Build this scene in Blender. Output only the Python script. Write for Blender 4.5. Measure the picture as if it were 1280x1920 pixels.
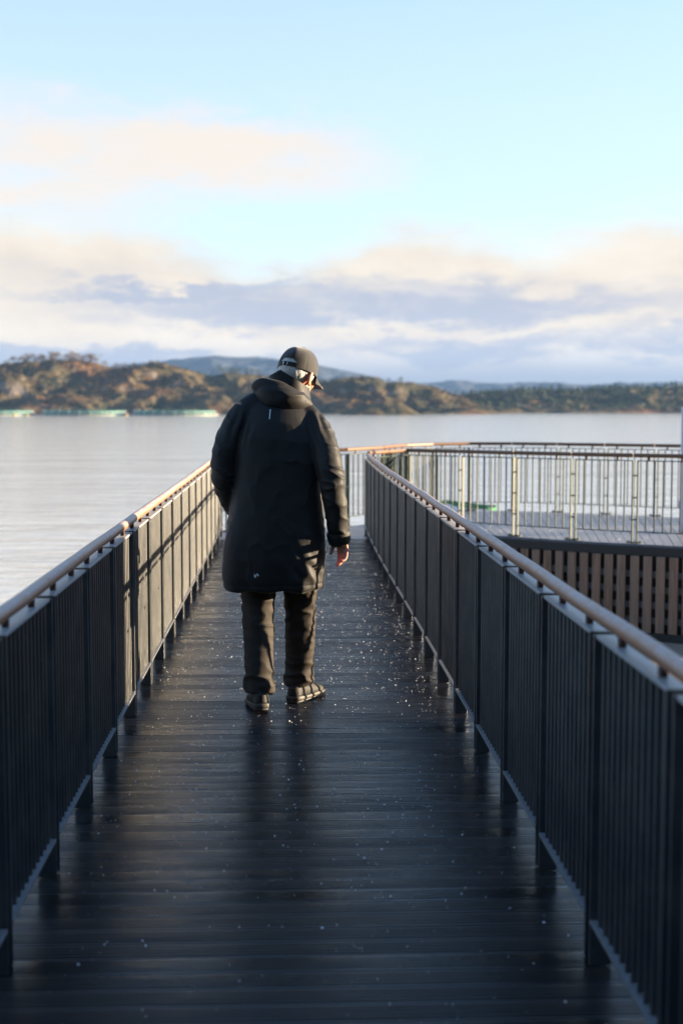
import bpy, math, random
import numpy as np
from mathutils import Vector, Matrix, noise as mnoise

random.seed(7)
RNG = np.random.default_rng(11)
sc = bpy.context.scene
for o in list(bpy.data.objects):
    bpy.data.objects.remove(o)
COL = sc.collection
R = math.radians

# ------------------------------------------------------------------ camera
EYE = 1.52
FPX = 2500.0                      # focal length in photograph pixels (1280 x 1920)
cam_d = bpy.data.cameras.new("camera")
cam = bpy.data.objects.new("camera", cam_d)
COL.objects.link(cam)
sc.camera = cam
cam_d.sensor_fit = 'VERTICAL'
cam_d.sensor_height = 36.0
cam_d.lens = FPX / 1920 * 36.0
cam_d.clip_start = 0.05
cam_d.clip_end = 20000
YAW = math.atan(100 / FPX)        # camera looks a little right of the walkway
PITCH = math.atan(200 / FPX)      # and a little down
cam.location = (0, 0, EYE)
cam.rotation_euler = (math.pi / 2 - PITCH, 0, -YAW)
cam_d.dof.use_dof = True
cam_d.dof.focus_distance = 6.75
cam_d.dof.aperture_fstop = 2.3

# ------------------------------------------------------------------ sun, sky, exposure
SUN_AZ, SUN_EL = R(83.0), R(10.0)
S = Vector((math.sin(SUN_AZ) * math.cos(SUN_EL), math.cos(SUN_AZ) * math.cos(SUN_EL), math.sin(SUN_EL)))
sun_d = bpy.data.lights.new("sun", 'SUN')
sun_d.energy = 4.0
sun_d.angle = R(0.5)
sun_d.color = (1.0, 0.79, 0.53)
sun = bpy.data.objects.new("sun", sun_d)
sun.rotation_euler = (-S).to_track_quat('-Z', 'Y').to_euler()
sun.location = (30, 0, 20)
COL.objects.link(sun)

sc.view_settings.view_transform = 'Standard'
sc.view_settings.look = 'None'
sc.view_settings.gamma = 1.0
SKY, EXPO = 0.08, 2.45
sc.view_settings.exposure = EXPO
sc.view_settings.use_curve_mapping = False
sc.render.engine = 'CYCLES'
sc.cycles.use_denoising = True
sc.cycles.max_bounces = 8
sc.cycles.volume_bounces = 1
sc.cycles.transparent_max_bounces = 12
sc.cycles.sample_clamp_indirect = 6.0
sc.render.film_transparent = False


class NT:
    """small helper to write node trees"""
    def __init__(self, tree):
        self.t = tree

    def n(self, kind, **kw):
        nd = self.t.nodes.new(kind)
        for k, v in kw.items():
            setattr(nd, k, v)
        return nd

    def put(self, sock, v):
        if isinstance(v, bpy.types.NodeSocket):
            self.t.links.new(v, sock)
        elif v is not None:
            sock.default_value = v

    def m(self, op, a, b=None, c=None, clamp=False):
        nd = self.n("ShaderNodeMath", operation=op, use_clamp=clamp)
        self.put(nd.inputs[0], a)
        self.put(nd.inputs[1], b)
        self.put(nd.inputs[2], c)
        return nd.outputs[0]

    def ss(self, v, lo, hi, a=0.0, b=1.0):
        nd = self.n("ShaderNodeMapRange", interpolation_type='SMOOTHSTEP')
        self.put(nd.inputs['Value'], v)
        self.put(nd.inputs['From Min'], lo)
        self.put(nd.inputs['From Max'], hi)
        nd.inputs['To Min'].default_value = a
        nd.inputs['To Max'].default_value = b
        return nd.outputs[0]

    def mix(self, f, a, b, blend='MIX'):
        nd = self.n("ShaderNodeMix", data_type='RGBA', blend_type=blend)
        self.put(nd.inputs[0], f)
        for s_, v in ((nd.inputs[6], a), (nd.inputs[7], b)):
            if isinstance(v, (tuple, list)):
                v = (*v[:3], 1.0)
            self.put(s_, v)
        return nd.outputs[2]

    def xyz(self, x, y, z):
        nd = self.n("ShaderNodeCombineXYZ")
        self.put(nd.inputs[0], x); self.put(nd.inputs[1], y); self.put(nd.inputs[2], z)
        return nd.outputs[0]

    def noise(self, vec, scale=1.0, detail=4.0, rough=0.55, dist=0.0):
        nd = self.n("ShaderNodeTexNoise")
        self.put(nd.inputs['Vector'], vec)
        nd.inputs['Scale'].default_value = scale
        nd.inputs['Detail'].default_value = detail
        nd.inputs['Roughness'].default_value = rough
        nd.inputs['Distortion'].default_value = dist
        return nd.outputs[0]

    def mapping(self, vec, scale=(1, 1, 1), loc=(0, 0, 0)):
        nd = self.n("ShaderNodeMapping")
        self.put(nd.inputs[0], vec)
        nd.inputs['Scale'].default_value = scale
        nd.inputs['Location'].default_value = loc
        return nd.outputs[0]

    def ramp(self, f, stops):
        nd = self.n("ShaderNodeValToRGB")
        self.put(nd.inputs[0], f)
        el = nd.color_ramp.elements
        while len(el) < len(stops):
            el.new(0.5)
        for e, (p, c) in zip(el, stops):
            e.position = p
            e.color = (*c, 1.0) if len(c) == 3 else c
        return nd.outputs[0]


def build_world():
    w = bpy.data.worlds.new("World")
    sc.world = w
    w.use_nodes = True
    t = NT(w.node_tree)
    bg = w.node_tree.nodes["Background"]
    sky = t.n("ShaderNodeTexSky", sky_type='NISHITA')
    sky.sun_disc = False
    sky.sun_elevation = SUN_EL
    sky.sun_rotation = SUN_AZ
    sky.air_density = 1.0
    sky.dust_density = 0.3
    sky.ozone_density = 3.0
    co = t.n("ShaderNodeTexCoord").outputs['Generated']
    sep = t.n("ShaderNodeSeparateXYZ")
    t.put(sep.inputs[0], co)
    az = t.m('ARCTAN2', sep.outputs[0], sep.outputs[1])
    el = t.m('ARCSINE', sep.outputs[2])
    k = 1.0 / SKY / 2 ** EXPO        # turns wished picture values into sky-texture units
    n1 = t.noise(t.xyz(t.m('MULTIPLY', az, 9.0), t.m('MULTIPLY', el, 22.0), 3.7), 1.0, 7, 0.60, 0.2)
    n2 = t.noise(t.xyz(t.m('MULTIPLY', az, 8.0), t.m('MULTIPLY', el, 30.0), 11.2), 1.0, 7, 0.62, 0.3)
    n3 = t.noise(t.xyz(t.m('MULTIPLY', az, 26.0), t.m('MULTIPLY', el, 60.0), 5.5), 1.0, 6, 0.62, 0.2)
    azw = t.m('ADD', az, t.m('MULTIPLY', t.m('SUBTRACT', n1, 0.5), 0.16))
    elw = t.m('ADD', el, t.m('ADD', t.m('MULTIPLY', t.m('SUBTRACT', n2, 0.5), 0.062), t.m('MULTIPLY', t.m('SUBTRACT', n3, 0.5), 0.042)))

    def bank(x, y, rx, ry, lo=-0.45, hi=0.55):
        """soft streak of cloud round direction (x, y), given as in the photograph"""
        a0, e0 = (x - 640) / FPX + math.tan(YAW), (760 - y) / FPX
        u_ = t.m('DIVIDE', t.m('SUBTRACT', azw, a0), rx / FPX)
        v_ = t.m('DIVIDE', t.m('SUBTRACT', elw, e0), ry / FPX)
        d_ = t.m('SQRT', t.m('ADD', t.m('MULTIPLY', u_, u_), t.m('MULTIPLY', v_, v_)))
        return t.ss(t.m('SUBTRACT', 1.0, d_), lo, hi)

    def union(*ms):
        r_ = ms[0]
        for q in ms[1:]:
            r_ = t.m('MAXIMUM', r_, q)
        return r_
    # the bank of cumulus along the horizon, uneven along its top
    tops = [(-1200, 470), (-500, 440), (-150, 455), (60, 432), (210, 425), (330, 452), (440, 492), (560, 512), (650, 470), (740, 436), (870, 444), (980, 470), (1090, 444), (1190, 420), (1300, 432), (1700, 470), (2300, 440)]
    f_ = t.m('DIVIDE', t.m('ADD', az, 0.70), 1.44)
    lin = [(((x - 640) / FPX + math.tan(YAW) + 0.70) / 1.44, (760 - y) / FPX * 5) for x, y in tops]
    top = t.m('DIVIDE', t.ramp(f_, [(p, (v_,) * 3) for p, v_ in lin]), 5.0)
    low = t.ss(t.m('SUBTRACT', top, elw), -0.024, 0.026)
    grey = union(bank(700, 575, 520, 36), bank(1255, 630, 130, 20), bank(120, 668, 560, 24), bank(980, 662, 420, 34),
                 bank(330, 548, 260, 16), bank(-420, 600, 380, 40), bank(1750, 590, 420, 40), bank(2500, 620, 500, 40), bank(-1300, 620, 600, 40))
    grey = t.m('MULTIPLY', grey, t.ss(n2, 0.30, 0.52, 0.25, 1.0))
    ground = t.ss(el, 0.052, 0.018)                      # towards the horizon everything turns slate blue
    grey = t.m('MAXIMUM', grey, ground)
    cream = t.ramp(n1, [(0.30, (0.80 * k, 0.71 * k, 0.63 * k)), (0.52, (0.95 * k, 0.83 * k, 0.68 * k)), (0.72, (1.02 * k, 0.92 * k, 0.79 * k))])
    slate = t.mix(ground, (0.42 * k, 0.47 * k, 0.62 * k), (0.24 * k, 0.31 * k, 0.45 * k))
    ccol = t.mix(t.m('MULTIPLY', grey, 0.84), cream, slate)
    # thin higher veils
    veil = union(bank(40, 318, 380, 88, -0.6, 0.6), bank(420, 310, 280, 70, -0.6, 0.6), bank(-600, 330, 420, 60, -0.5, 0.8), bank(1900, 300, 500, 70, -0.5, 0.8))
    veil = t.m('MULTIPLY', veil, t.ss(n1, 0.25, 0.55, 0.45, 1.0))
    c = t.mix(t.ss(el, 0.55, 0.16, 0.0, 0.62), sky.outputs[0], (0.80 * k, 0.90 * k, 1.0 * k))
    c = t.mix(t.m('MULTIPLY', veil, 0.95), c, (0.98 * k, 0.88 * k, 0.78 * k))
    c = t.mix(t.m('MULTIPLY', low, 0.96), c, ccol)
    t.put(bg.inputs[0], c)
    bg.inputs[1].default_value = SKY


build_world()

# ------------------------------------------------------------------ object helpers
def mesh(name, verts, faces, smooth=False):
    me = bpy.data.meshes.new(name)
    me.from_pydata([tuple(v) for v in verts], [], [tuple(f) for f in faces])
    me.update()
    if smooth:
        me.polygons.foreach_set("use_smooth", [True] * len(me.polygons))
    return me


def obj(name, me, mat=None, parent=None, loc=None, rot=None, label=None):
    o = bpy.data.objects.new(name, me)
    COL.objects.link(o)
    if mat is not None and me is not None and len(me.materials) == 0:
        me.materials.append(mat)
    if parent is not None:
        o.parent = parent
    if loc is not None:
        o.location = loc
    if rot is not None:
        o.rotation_euler = rot
    if label:
        o["label"] = label
    return o


def thing(name, label, cat, loc=(0, 0, 0), rz=0.0, group=None):
    o = bpy.data.objects.new(name, None)
    COL.objects.link(o)
    o.empty_display_size = 0.1
    o.location = loc
    o.rotation_euler = (0, 0, rz)
    tag(o, label, cat, group)
    return o


def tag(o, label, cat=None, group=None, kind=None):
    o["label"] = label
    if cat:
        o["category"] = cat
    if group:
        o["group"] = group
    if kind:
        o["kind"] = kind
    return o


class MB:
    """collects pieces of ONE part"""
    def __init__(self):
        self.v, self.f = [], []

    def add(self, verts, faces):
        b = len(self.v)
        self.v += [tuple(p) for p in verts]
        self.f += [tuple(i + b for i in f) for f in faces]
        return self

    def box(self, x0, x1, y0, y1, z0, z1, bev=0.0):
        if bev <= 0:
            v = [(x, y, z) for z in (z0, z1) for y in (y0, y1) for x in (x0, x1)]
            f = [(0, 2, 3, 1), (4, 5, 7, 6), (0, 1, 5, 4), (2, 6, 7, 3), (0, 4, 6, 2), (1, 3, 7, 5)]
            return self.add(v, f)
        b = bev
        # chamfered box: octagonal prism along z with inset caps
        pts = [(x0 + b, y0), (x1 - b, y0), (x1, y0 + b), (x1, y1 - b), (x1 - b, y1), (x0 + b, y1), (x0, y1 - b), (x0, y0 + b)]
        ins = [(x0 + b, y0 + b), (x1 - b, y0 + b), (x1 - b, y0 + b), (x1 - b, y1 - b), (x1 - b, y1 - b), (x0 + b, y1 - b), (x0 + b, y1 - b), (x0 + b, y0 + b)]
        v = [(p[0], p[1], z0) for p in ins] + [(p[0], p[1], z0 + b) for p in pts] + [(p[0], p[1], z1 - b) for p in pts] + [(p[0], p[1], z1) for p in ins]
        f = []
        for r_ in range(3):
            for i in range(8):
                j = (i + 1) % 8
                f.append((r_ * 8 + i, r_ * 8 + j, r_ * 8 + 8 + j, r_ * 8 + 8 + i))
        f.append((7, 5, 3, 1)); f.append((24 + 1, 24 + 3, 24 + 5, 24 + 7))
        return self.add(v, f)

    def tube(self, pts, rad, n=8, cap=True, flat=1.0):
        pts = [Vector(p) for p in pts]
        if not hasattr(rad, '__len__'):
            rad = [rad] * len(pts)
        base = len(self.v)
        up = None
        for i, p in enumerate(pts):
            a = pts[max(i - 1, 0)]
            b = pts[min(i + 1, len(pts) - 1)]
            d = (b - a).normalized()
            if up is None:
                ref = Vector((0, 0, 1)) if abs(d.z) < 0.9 else Vector((0, 1, 0))
                up = (ref - d * ref.dot(d)).normalized()
            else:
                up = (up - d * up.dot(d)).normalized()
            side = d.cross(up)
            r_ = rad[i]
            rx, ry = (r_ if hasattr(r_, '__len__') else (r_, r_ * flat))
            for k_ in range(n):
                a_ = 2 * math.pi * k_ / n
                self.v.append(tuple(p + side * (math.cos(a_) * rx) + up * (math.sin(a_) * ry)))
        m_ = len(pts)
        for i in range(m_ - 1):
            for k_ in range(n):
                k2 = (k_ + 1) % n
                self.f.append((base + i * n + k_, base + i * n + k2, base + (i + 1) * n + k2, base + (i + 1) * n + k_))
        if cap:
            self.f.append(tuple(base + k_ for k_ in reversed(range(n))))
            self.f.append(tuple(base + (m_ - 1) * n + k_ for k_ in range(n)))
        return self

    def rings(self, rings, cap=True):
        base = len(self.v)
        n = len(rings[0])
        for r_ in rings:
            self.v += [tuple(p) for p in r_]
        for i in range(len(rings) - 1):
            for k_ in range(n):
                k2 = (k_ + 1) % n
                self.f.append((base + i * n + k_, base + i * n + k2, base + (i + 1) * n + k2, base + (i + 1) * n + k_))
        if cap:
            self.f.append(tuple(base + k_ for k_ in reversed(range(n))))
            self.f.append(tuple(base + (len(rings) - 1) * n + k_ for k_ in range(n)))
        return self

    def ellipsoid(self, c, r, nu=20, nv=12, mat=None):
        rr = []
        for j in range(1, nv):
            th = math.pi * j / nv
            rr.append([Vector((r[0] * math.sin(th) * math.cos(2 * math.pi * i / nu),
                               r[1] * math.sin(th) * math.sin(2 * math.pi * i / nu),
                               -r[2] * math.cos(th))) for i in range(nu)])
        if mat is not None:
            rr = [[mat @ p for p in r_] for r_ in rr]
        rr = [[p + Vector(c) for p in r_] for r_ in rr]
        return self.rings(rr)

    def mesh(self, name, smooth=False):
        return mesh(name, self.v, self.f, smooth)


def auto_smooth(me, ang=40):
    me.polygons.foreach_set("use_smooth", [True] * len(me.polygons))
    try:
        me.set_sharp_from_angle(angle=R(ang))
    except Exception:
        pass
    return me


# vectorised gradient noise
_P = RNG.permutation(256)
_P = np.concatenate([_P, _P, _P])
_G = RNG.normal(size=(256, 3)); _G /= np.linalg.norm(_G, axis=1)[:, None]


def pnoise(x, y, z=0.0):
    x, y, z = np.broadcast_arrays(np.asarray(x, float), np.asarray(y, float), np.asarray(z, float))
    xi, yi, zi = np.floor(x).astype(int), np.floor(y).astype(int), np.floor(z).astype(int)
    xf, yf, zf = x - xi, y - yi, z - zi
    xi &= 255; yi &= 255; zi &= 255
    fade = lambda t_: t_ * t_ * t_ * (t_ * (t_ * 6 - 15) + 10)
    u, v, w = fade(xf), fade(yf), fade(zf)
    out = 0.0
    for dx in (0, 1):
        for dy in (0, 1):
            for dz in (0, 1):
                g = _G[_P[_P[_P[xi + dx] + yi + dy] + zi + dz]]
                d = g[..., 0] * (xf - dx) + g[..., 1] * (yf - dy) + g[..., 2] * (zf - dz)
                out = out + d * (u if dx else 1 - u) * (v if dy else 1 - v) * (w if dz else 1 - w)
    return out


def fbm(x, y, z=0.0, oct=5, gain=0.5):
    a, s_, o_ = 1.0, 1.0, 0.0
    for i in range(oct):
        o_ = o_ + a * pnoise(x * s_ + 17.3 * i, y * s_ + 5.1 * i, z * s_ + 2.7 * i)
        a *= gain; s_ *= 2.03
    return o_


# ------------------------------------------------------------------ materials
MATS = {}


def pmat(name, base=(0.5, 0.5, 0.5), rough=0.5, spec=0.5, metal=0.0, fn=None, **kw):
    m_ = bpy.data.materials.new(name)
    m_.use_nodes = True
    t = NT(m_.node_tree)
    b = m_.node_tree.nodes["Principled BSDF"]
    b.inputs['Base Color'].default_value = (*base, 1)
    b.inputs['Roughness'].default_value = rough
    b.inputs['Specular IOR Level'].default_value = spec
    b.inputs['Metallic'].default_value = metal
    for k_, v in kw.items():
        b.inputs[k_.replace('_', ' ')].default_value = v
    if fn:
        fn(t, b)
    MATS[name] = m_
    return m_


def bump(t, b, h, strength=0.3, dist=0.01):
    nd = t.n("ShaderNodeBump")
    nd.inputs['Strength'].default_value = strength
    nd.inputs['Distance'].default_value = dist
    t.put(nd.inputs['Height'], h)
    t.put(b.inputs['Normal'], nd.outputs[0])


def wco(t):
    return t.n("ShaderNodeNewGeometry").outputs['Position']


def oco(t):
    return t.n("ShaderNodeTexCoord").outputs['Object']


def orand(t):
    return t.n("ShaderNodeObjectInfo").outputs['Random']


def f_plank(t, b):
    p = wco(t)
    rnd = orand(t)
    grain = t.noise(t.mapping(p, (3.0, 60.0, 20.0)), 1.0, 5, 0.6)
    blot = t.noise(t.mapping(p, (1.6, 4.0, 1.0)), 1.0, 4, 0.6)
    c = t.mix(grain, (0.007, 0.0065, 0.008), (0.024, 0.020, 0.019))
    c = t.mix(t.m('MULTIPLY', rnd, 0.5), c, (0.014, 0.013, 0.014))
    t.put(b.inputs['Base Color'], c)
    r_ = t.m('ADD', t.m('MULTIPLY', blot, 0.42), t.m('MULTIPLY', rnd, 0.20))
    t.put(b.inputs['Roughness'], t.m('ADD', r_, -0.01))
    bump(t, b, t.noise(t.mapping(p, (5.0, 140.0, 30.0)), 1.0, 3, 0.6), 0.35, 0.004)


pmat("wet_plank", fn=f_plank, spec=0.38)


def f_platform(t, b):
    p = wco(t)
    n_ = t.noise(t.mapping(p, (9, 9, 9)), 1.0, 5, 0.65)
    c = t.mix(n_, (0.10, 0.095, 0.10), (0.32, 0.32, 0.34))
    c = t.mix(t.m('MULTIPLY', orand(t), 0.45), c, (0.16, 0.155, 0.16))
    t.put(b.inputs['Base Color'], c)
    t.put(b.inputs['Roughness'], t.m('ADD', t.m('MULTIPLY', n_, 0.4), 0.25))
    bump(t, b, t.noise(p, 90.0, 3, 0.6), 0.4, 0.004)


pmat("frosted_plank", fn=f_platform)


def f_steel(t, b):
    p = wco(t)
    n_ = t.noise(p, 55.0, 4, 0.6)
    big = t.noise(p, 6.0, 3, 0.6)
    t.put(b.inputs['Base Color'], t.mix(t.ss(big, 0.35, 0.75), (0.016, 0.021, 0.026), (0.050, 0.049, 0.047)))
    t.put(b.inputs['Roughness'], t.m('ADD', t.m('MULTIPLY', n_, 0.25), 0.30))
    bump(t, b, t.noise(p, 320.0, 2, 0.5), 0.16, 0.002)


pmat("painted_steel", fn=f_steel, spec=0.7, Coat_Weight=0.6, Coat_Roughness=0.22)


def f_steel_green(t, b):
    p = wco(t)
    n_ = t.noise(p, 40.0, 4, 0.6)
    t.put(b.inputs['Base Color'], t.mix(n_, (0.004, 0.018, 0.014), (0.010, 0.034, 0.027)))
    t.put(b.inputs['Roughness'], t.m('ADD', t.m('MULTIPLY', n_, 0.3), 0.32))


pmat("green_steel", fn=f_steel_green, spec=0.45)


def f_frost_plate(t, b):
    p = wco(t)
    n_ = t.noise(p, 38.0, 4, 0.65)
    t.put(b.inputs['Base Color'], t.mix(n_, (0.16, 0.17, 0.18), (0.50, 0.50, 0.50)))
    t.put(b.inputs['Roughness'], t.m('ADD', t.m('MULTIPLY', n_, 0.35), 0.22))
    bump(t, b, t.noise(p, 160.0, 3, 0.6), 0.25, 0.002)


pmat("frosted_flat", fn=f_frost_plate, spec=0.6)


def f_frost_edge(t, b):
    n_ = t.noise(wco(t), 38.0, 4, 0.65)
    t.put(b.inputs['Base Color'], t.mix(n_, (0.05, 0.055, 0.06), (0.26, 0.26, 0.27)))
    t.put(b.inputs['Roughness'], t.m('ADD', t.m('MULTIPLY', n_, 0.3), 0.35))


pmat("frosted_edge", fn=f_frost_edge, spec=0.5)


def f_handrail(t, b):
    p = oco(t)
    g = t.noise(t.mapping(p, (70, 3, 70)), 1.0, 4, 0.6)
    fr = t.noise(wco(t), 16.0, 5, 0.68)
    fine = t.noise(wco(t), 160.0, 2, 0.6)
    nz = t.n("ShaderNodeSeparateXYZ")
    t.put(nz.inputs[0], t.n("ShaderNodeNewGeometry").outputs['Normal'])
    c = t.mix(g, (0.22, 0.100, 0.055), (0.42, 0.220, 0.130))
    ice = t.m('MULTIPLY', t.ss(nz.outputs[2], -0.1, 0.85), t.ss(t.m('ADD', fr, t.m('MULTIPLY', fine, 0.22)), 0.40, 0.74))
    c = t.mix(t.m('MULTIPLY', ice, 0.45), c, (0.52, 0.50, 0.54))
    t.put(b.inputs['Base Color'], c)
    t.put(b.inputs['Roughness'], t.m('ADD', t.m('MULTIPLY', fr, 0.25), 0.30))
    bump(t, b, t.m('ADD', g, fine), 0.22, 0.003)


pmat("frosted_handrail", fn=f_handrail)


def f_handrail2(t, b):
    p = wco(t)
    g = t.noise(p, 30, 4, 0.6)
    t.put(b.inputs['Base Color'], t.mix(g, (0.12, 0.060, 0.026), (0.24, 0.125, 0.058)))
    t.put(b.inputs['Roughness'], t.m('ADD', t.m('MULTIPLY', g, 0.3), 0.28))


pmat("brown_handrail", fn=f_handrail2)


def f_slat(t, b):
    p = oco(t)
    rnd = orand(t)
    off = t.m('MULTIPLY', rnd, 37.0)
    q = t.n("ShaderNodeVectorMath", operation='ADD')
    t.put(q.inputs[0], p); t.put(q.inputs[1], t.xyz(off, off, off))
    g = t.noise(t.mapping(q.outputs[0], (46, 46, 2.6)), 1.0, 5, 0.62, 0.8)
    c = t.mix(t.ss(g, 0.3, 0.72), (0.155, 0.088, 0.055), (0.38, 0.235, 0.155))
    c = t.mix(t.m('MULTIPLY', rnd, 0.55), c, (0.33, 0.235, 0.17))
    t.put(b.inputs['Base Color'], c)
    bump(t, b, g, 0.25, 0.004)


pmat("weathered_slat", fn=f_slat, rough=0.75)
pmat("dark_timber", (0.030, 0.028, 0.028), 0.6)
pmat("bracket_brown", (0.055, 0.022, 0.014), 0.5)
pmat("grey_timber", (0.13, 0.13, 0.13), 0.75)


def f_sand(t, b):
    p = wco(t)
    n_ = t.noise(p, 1.4, 6, 0.65)
    fine = t.noise(p, 60, 3, 0.6)
    c = t.mix(n_, (0.20, 0.155, 0.11), (0.40, 0.33, 0.25))
    c = t.mix(t.m('MULTIPLY', fine, 0.35), c, (0.17, 0.14, 0.11))
    t.put(b.inputs['Base Color'], c)
    bump(t, b, t.m('ADD', n_, fine), 0.5, 0.03)


pmat("sand", fn=f_sand, rough=0.9)


def f_rock(t, b):
    p = wco(t)
    n_ = t.noise(p, 1.3, 7, 0.65)
    c = t.mix(n_, (0.13, 0.095, 0.066), (0.36, 0.28, 0.20))
    t.put(b.inputs['Base Color'], c)
    bump(t, b, t.noise(p, 9, 6, 0.65), 0.7, 0.06)


pmat("pale_rock", fn=f_rock, rough=0.85)


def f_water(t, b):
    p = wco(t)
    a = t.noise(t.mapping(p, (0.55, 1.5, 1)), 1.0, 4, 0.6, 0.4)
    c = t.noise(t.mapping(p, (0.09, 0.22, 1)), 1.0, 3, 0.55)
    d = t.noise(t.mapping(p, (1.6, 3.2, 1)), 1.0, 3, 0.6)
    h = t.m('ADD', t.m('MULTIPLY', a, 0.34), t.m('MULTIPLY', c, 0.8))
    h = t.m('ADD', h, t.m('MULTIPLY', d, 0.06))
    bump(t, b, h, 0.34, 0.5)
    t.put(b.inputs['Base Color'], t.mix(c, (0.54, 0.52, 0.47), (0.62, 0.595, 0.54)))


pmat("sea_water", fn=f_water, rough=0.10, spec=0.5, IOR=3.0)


def f_hill(t, b):
    p = wco(t)
    geo = t.n("ShaderNodeNewGeometry")
    nz = t.n("ShaderNodeSeparateXYZ")
    t.put(nz.inputs[0], geo.outputs['Normal'])
    big = t.noise(p, 0.035, 5, 0.6)
    mid = t.noise(p, 0.16, 6, 0.65, 0.6)
    fine = t.noise(p, 0.9, 4, 0.65)
    c = t.mix(t.ss(mid, 0.36, 0.62), (0.035, 0.042, 0.022), (0.13, 0.088, 0.036))
    c = t.mix(t.m('MULTIPLY', t.ss(big, 0.50, 0.66), 0.85), c, (0.19, 0.085, 0.038))
    rock = t.ss(t.m('ADD', t.m('MULTIPLY', t.m('SUBTRACT', 1.0, nz.outputs[2]), 1.1), t.m('MULTIPLY', mid, 0.75)), 0.66, 0.92)
    c = t.mix(rock, c, t.mix(fine, (0.13, 0.105, 0.082), (0.30, 0.24, 0.185)))
    t.put(b.inputs['Base Color'], c)
    bump(t, b, t.m('ADD', t.m('MULTIPLY', mid, 1.6), t.m('MULTIPLY', fine, 0.7)), 0.9, 1.6)


pmat("heath_hill", fn=f_hill, rough=0.9, spec=0.2)


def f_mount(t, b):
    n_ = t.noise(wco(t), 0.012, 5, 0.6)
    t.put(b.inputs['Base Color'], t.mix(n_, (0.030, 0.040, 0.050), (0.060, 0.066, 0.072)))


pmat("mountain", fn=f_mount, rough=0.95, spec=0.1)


def leafmat(name, a, c_):
    def f(t, b):
        n_ = t.noise(wco(t), 0.8, 2, 0.5)
        t.put(b.inputs['Base Color'], t.mix(t.m('ADD', t.m('MULTIPLY', n_, 0.7), t.m('MULTIPLY', orand(t), 0.3)), a, c_))
    return pmat(name, fn=f, rough=0.75, spec=0.25)


leafmat("conifer_needles", (0.022, 0.040, 0.022), (0.060, 0.085, 0.040))
leafmat("birch_twigs", (0.085, 0.055, 0.034), (0.20, 0.125, 0.065))
leafmat("heath_shrub", (0.040, 0.045, 0.020), (0.15, 0.085, 0.035))
pmat("bark", (0.07, 0.055, 0.045), 0.85)


def f_net(t, b):
    n_ = t.noise(wco(t), 1.0, 3, 0.6)
    t.put(b.inputs['Base Color'], t.mix(n_, (0.008, 0.13, 0.085), (0.02, 0.22, 0.15)))


pmat("green_net", fn=f_net, rough=0.7, Alpha=0.5)
pmat("collar_plastic", (0.24, 0.21, 0.17), 0.45)
pmat("cage_steel", (0.55, 0.56, 0.56), 0.4)
pmat("buoy_yellow", (0.40, 0.27, 0.08), 0.45)


def f_coat(t, b):
    p = oco(t)
    n_ = t.noise(p, 30.0, 4, 0.6)
    weave = t.noise(p, 900.0, 2, 0.5)
    t.put(b.inputs['Base Color'], t.mix(n_, (0.0080, 0.0072, 0.0070), (0.013, 0.0115, 0.0105)))
    t.put(b.inputs['Roughness'], t.m('ADD', t.m('MULTIPLY', n_, 0.15), 0.55))
    bump(t, b, t.m('ADD', t.m('MULTIPLY', t.noise(p, 32.0, 3, 0.5), 1.0), t.m('MULTIPLY', weave, 0.15)), 0.10, 0.004)


pmat("black_shell", fn=f_coat, spec=0.32, Sheen_Weight=0.12, Sheen_Roughness=0.3)


def f_trouser(t, b):
    p = oco(t)
    n_ = t.noise(p, 14.0, 4, 0.6)
    w_ = t.noise(p, 700.0, 2, 0.6)
    t.put(b.inputs['Base Color'], t.mix(n_, (0.019, 0.0145, 0.011), (0.031, 0.024, 0.0185)))
    bump(t, b, t.m('ADD', t.noise(p, 40.0, 3, 0.6), t.m('MULTIPLY', w_, 0.2)), 0.18, 0.004)


pmat("brown_trouser", fn=f_trouser, rough=0.75, spec=0.3)


def f_skin(t, b):
    n_ = t.noise(oco(t), 45.0, 4, 0.6)
    t.put(b.inputs['Base Color'], t.mix(n_, (0.44, 0.19, 0.125), (0.60, 0.30, 0.21)))


pmat("skin", fn=f_skin, rough=0.5, spec=0.4, Subsurface_Weight=0.5, Subsurface_Scale=0.02,
     Subsurface_Radius=(1.0, 0.25, 0.12))


def f_hair(t, b):
    n_ = t.noise(t.mapping(oco(t), (320, 320, 18)), 1.0, 3, 0.6)
    t.put(b.inputs['Base Color'], t.mix(n_, (0.34, 0.31, 0.28), (0.74, 0.70, 0.64)))
    bump(t, b, n_, 0.7, 0.004)


pmat("white_hair", fn=f_hair, rough=0.55)


def f_cap(t, b):
    p = oco(t)
    n_ = t.noise(p, 22.0, 3, 0.6)
    t.put(b.inputs['Base Color'], t.mix(n_, (0.007, 0.006, 0.006), (0.012, 0.010, 0.0095)))
    bump(t, b, t.noise(p, 500.0, 2, 0.5), 0.25, 0.002)


pmat("black_cotton", fn=f_cap, rough=0.8, spec=0.3, Sheen_Weight=0.4)
pmat("buckle_metal", (0.62, 0.60, 0.56), 0.25, metal=1.0)
pmat("reflective_print", (0.72, 0.78, 0.80), 0.35)
pmat("shoe_upper", (0.005, 0.0045, 0.0045), 0.7)
pmat("shoe_sole", (0.042, 0.036, 0.030), 0.6)
pmat("shoe_trim", (0.009, 0.0085, 0.008), 0.6)
pmat("rubber", (0.018, 0.017, 0.017), 0.6)
pmat("ice_grain", (0.84, 0.86, 0.90), 0.12, spec=0.7)
pmat("white_paint", (0.62, 0.66, 0.74), 0.45)
pmat("boat_green", (0.012, 0.13, 0.045), 0.4)
pmat("boat_white", (0.72, 0.74, 0.74), 0.4)
pmat("lime_paint", (0.20, 0.42, 0.05), 0.4)
pmat("dry_grass", (0.14, 0.11, 0.05), 0.85)
pmat("cladding", (0.20, 0.045, 0.032), 0.7)
pmat("roof_slate", (0.06, 0.06, 0.065), 0.6)
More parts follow.
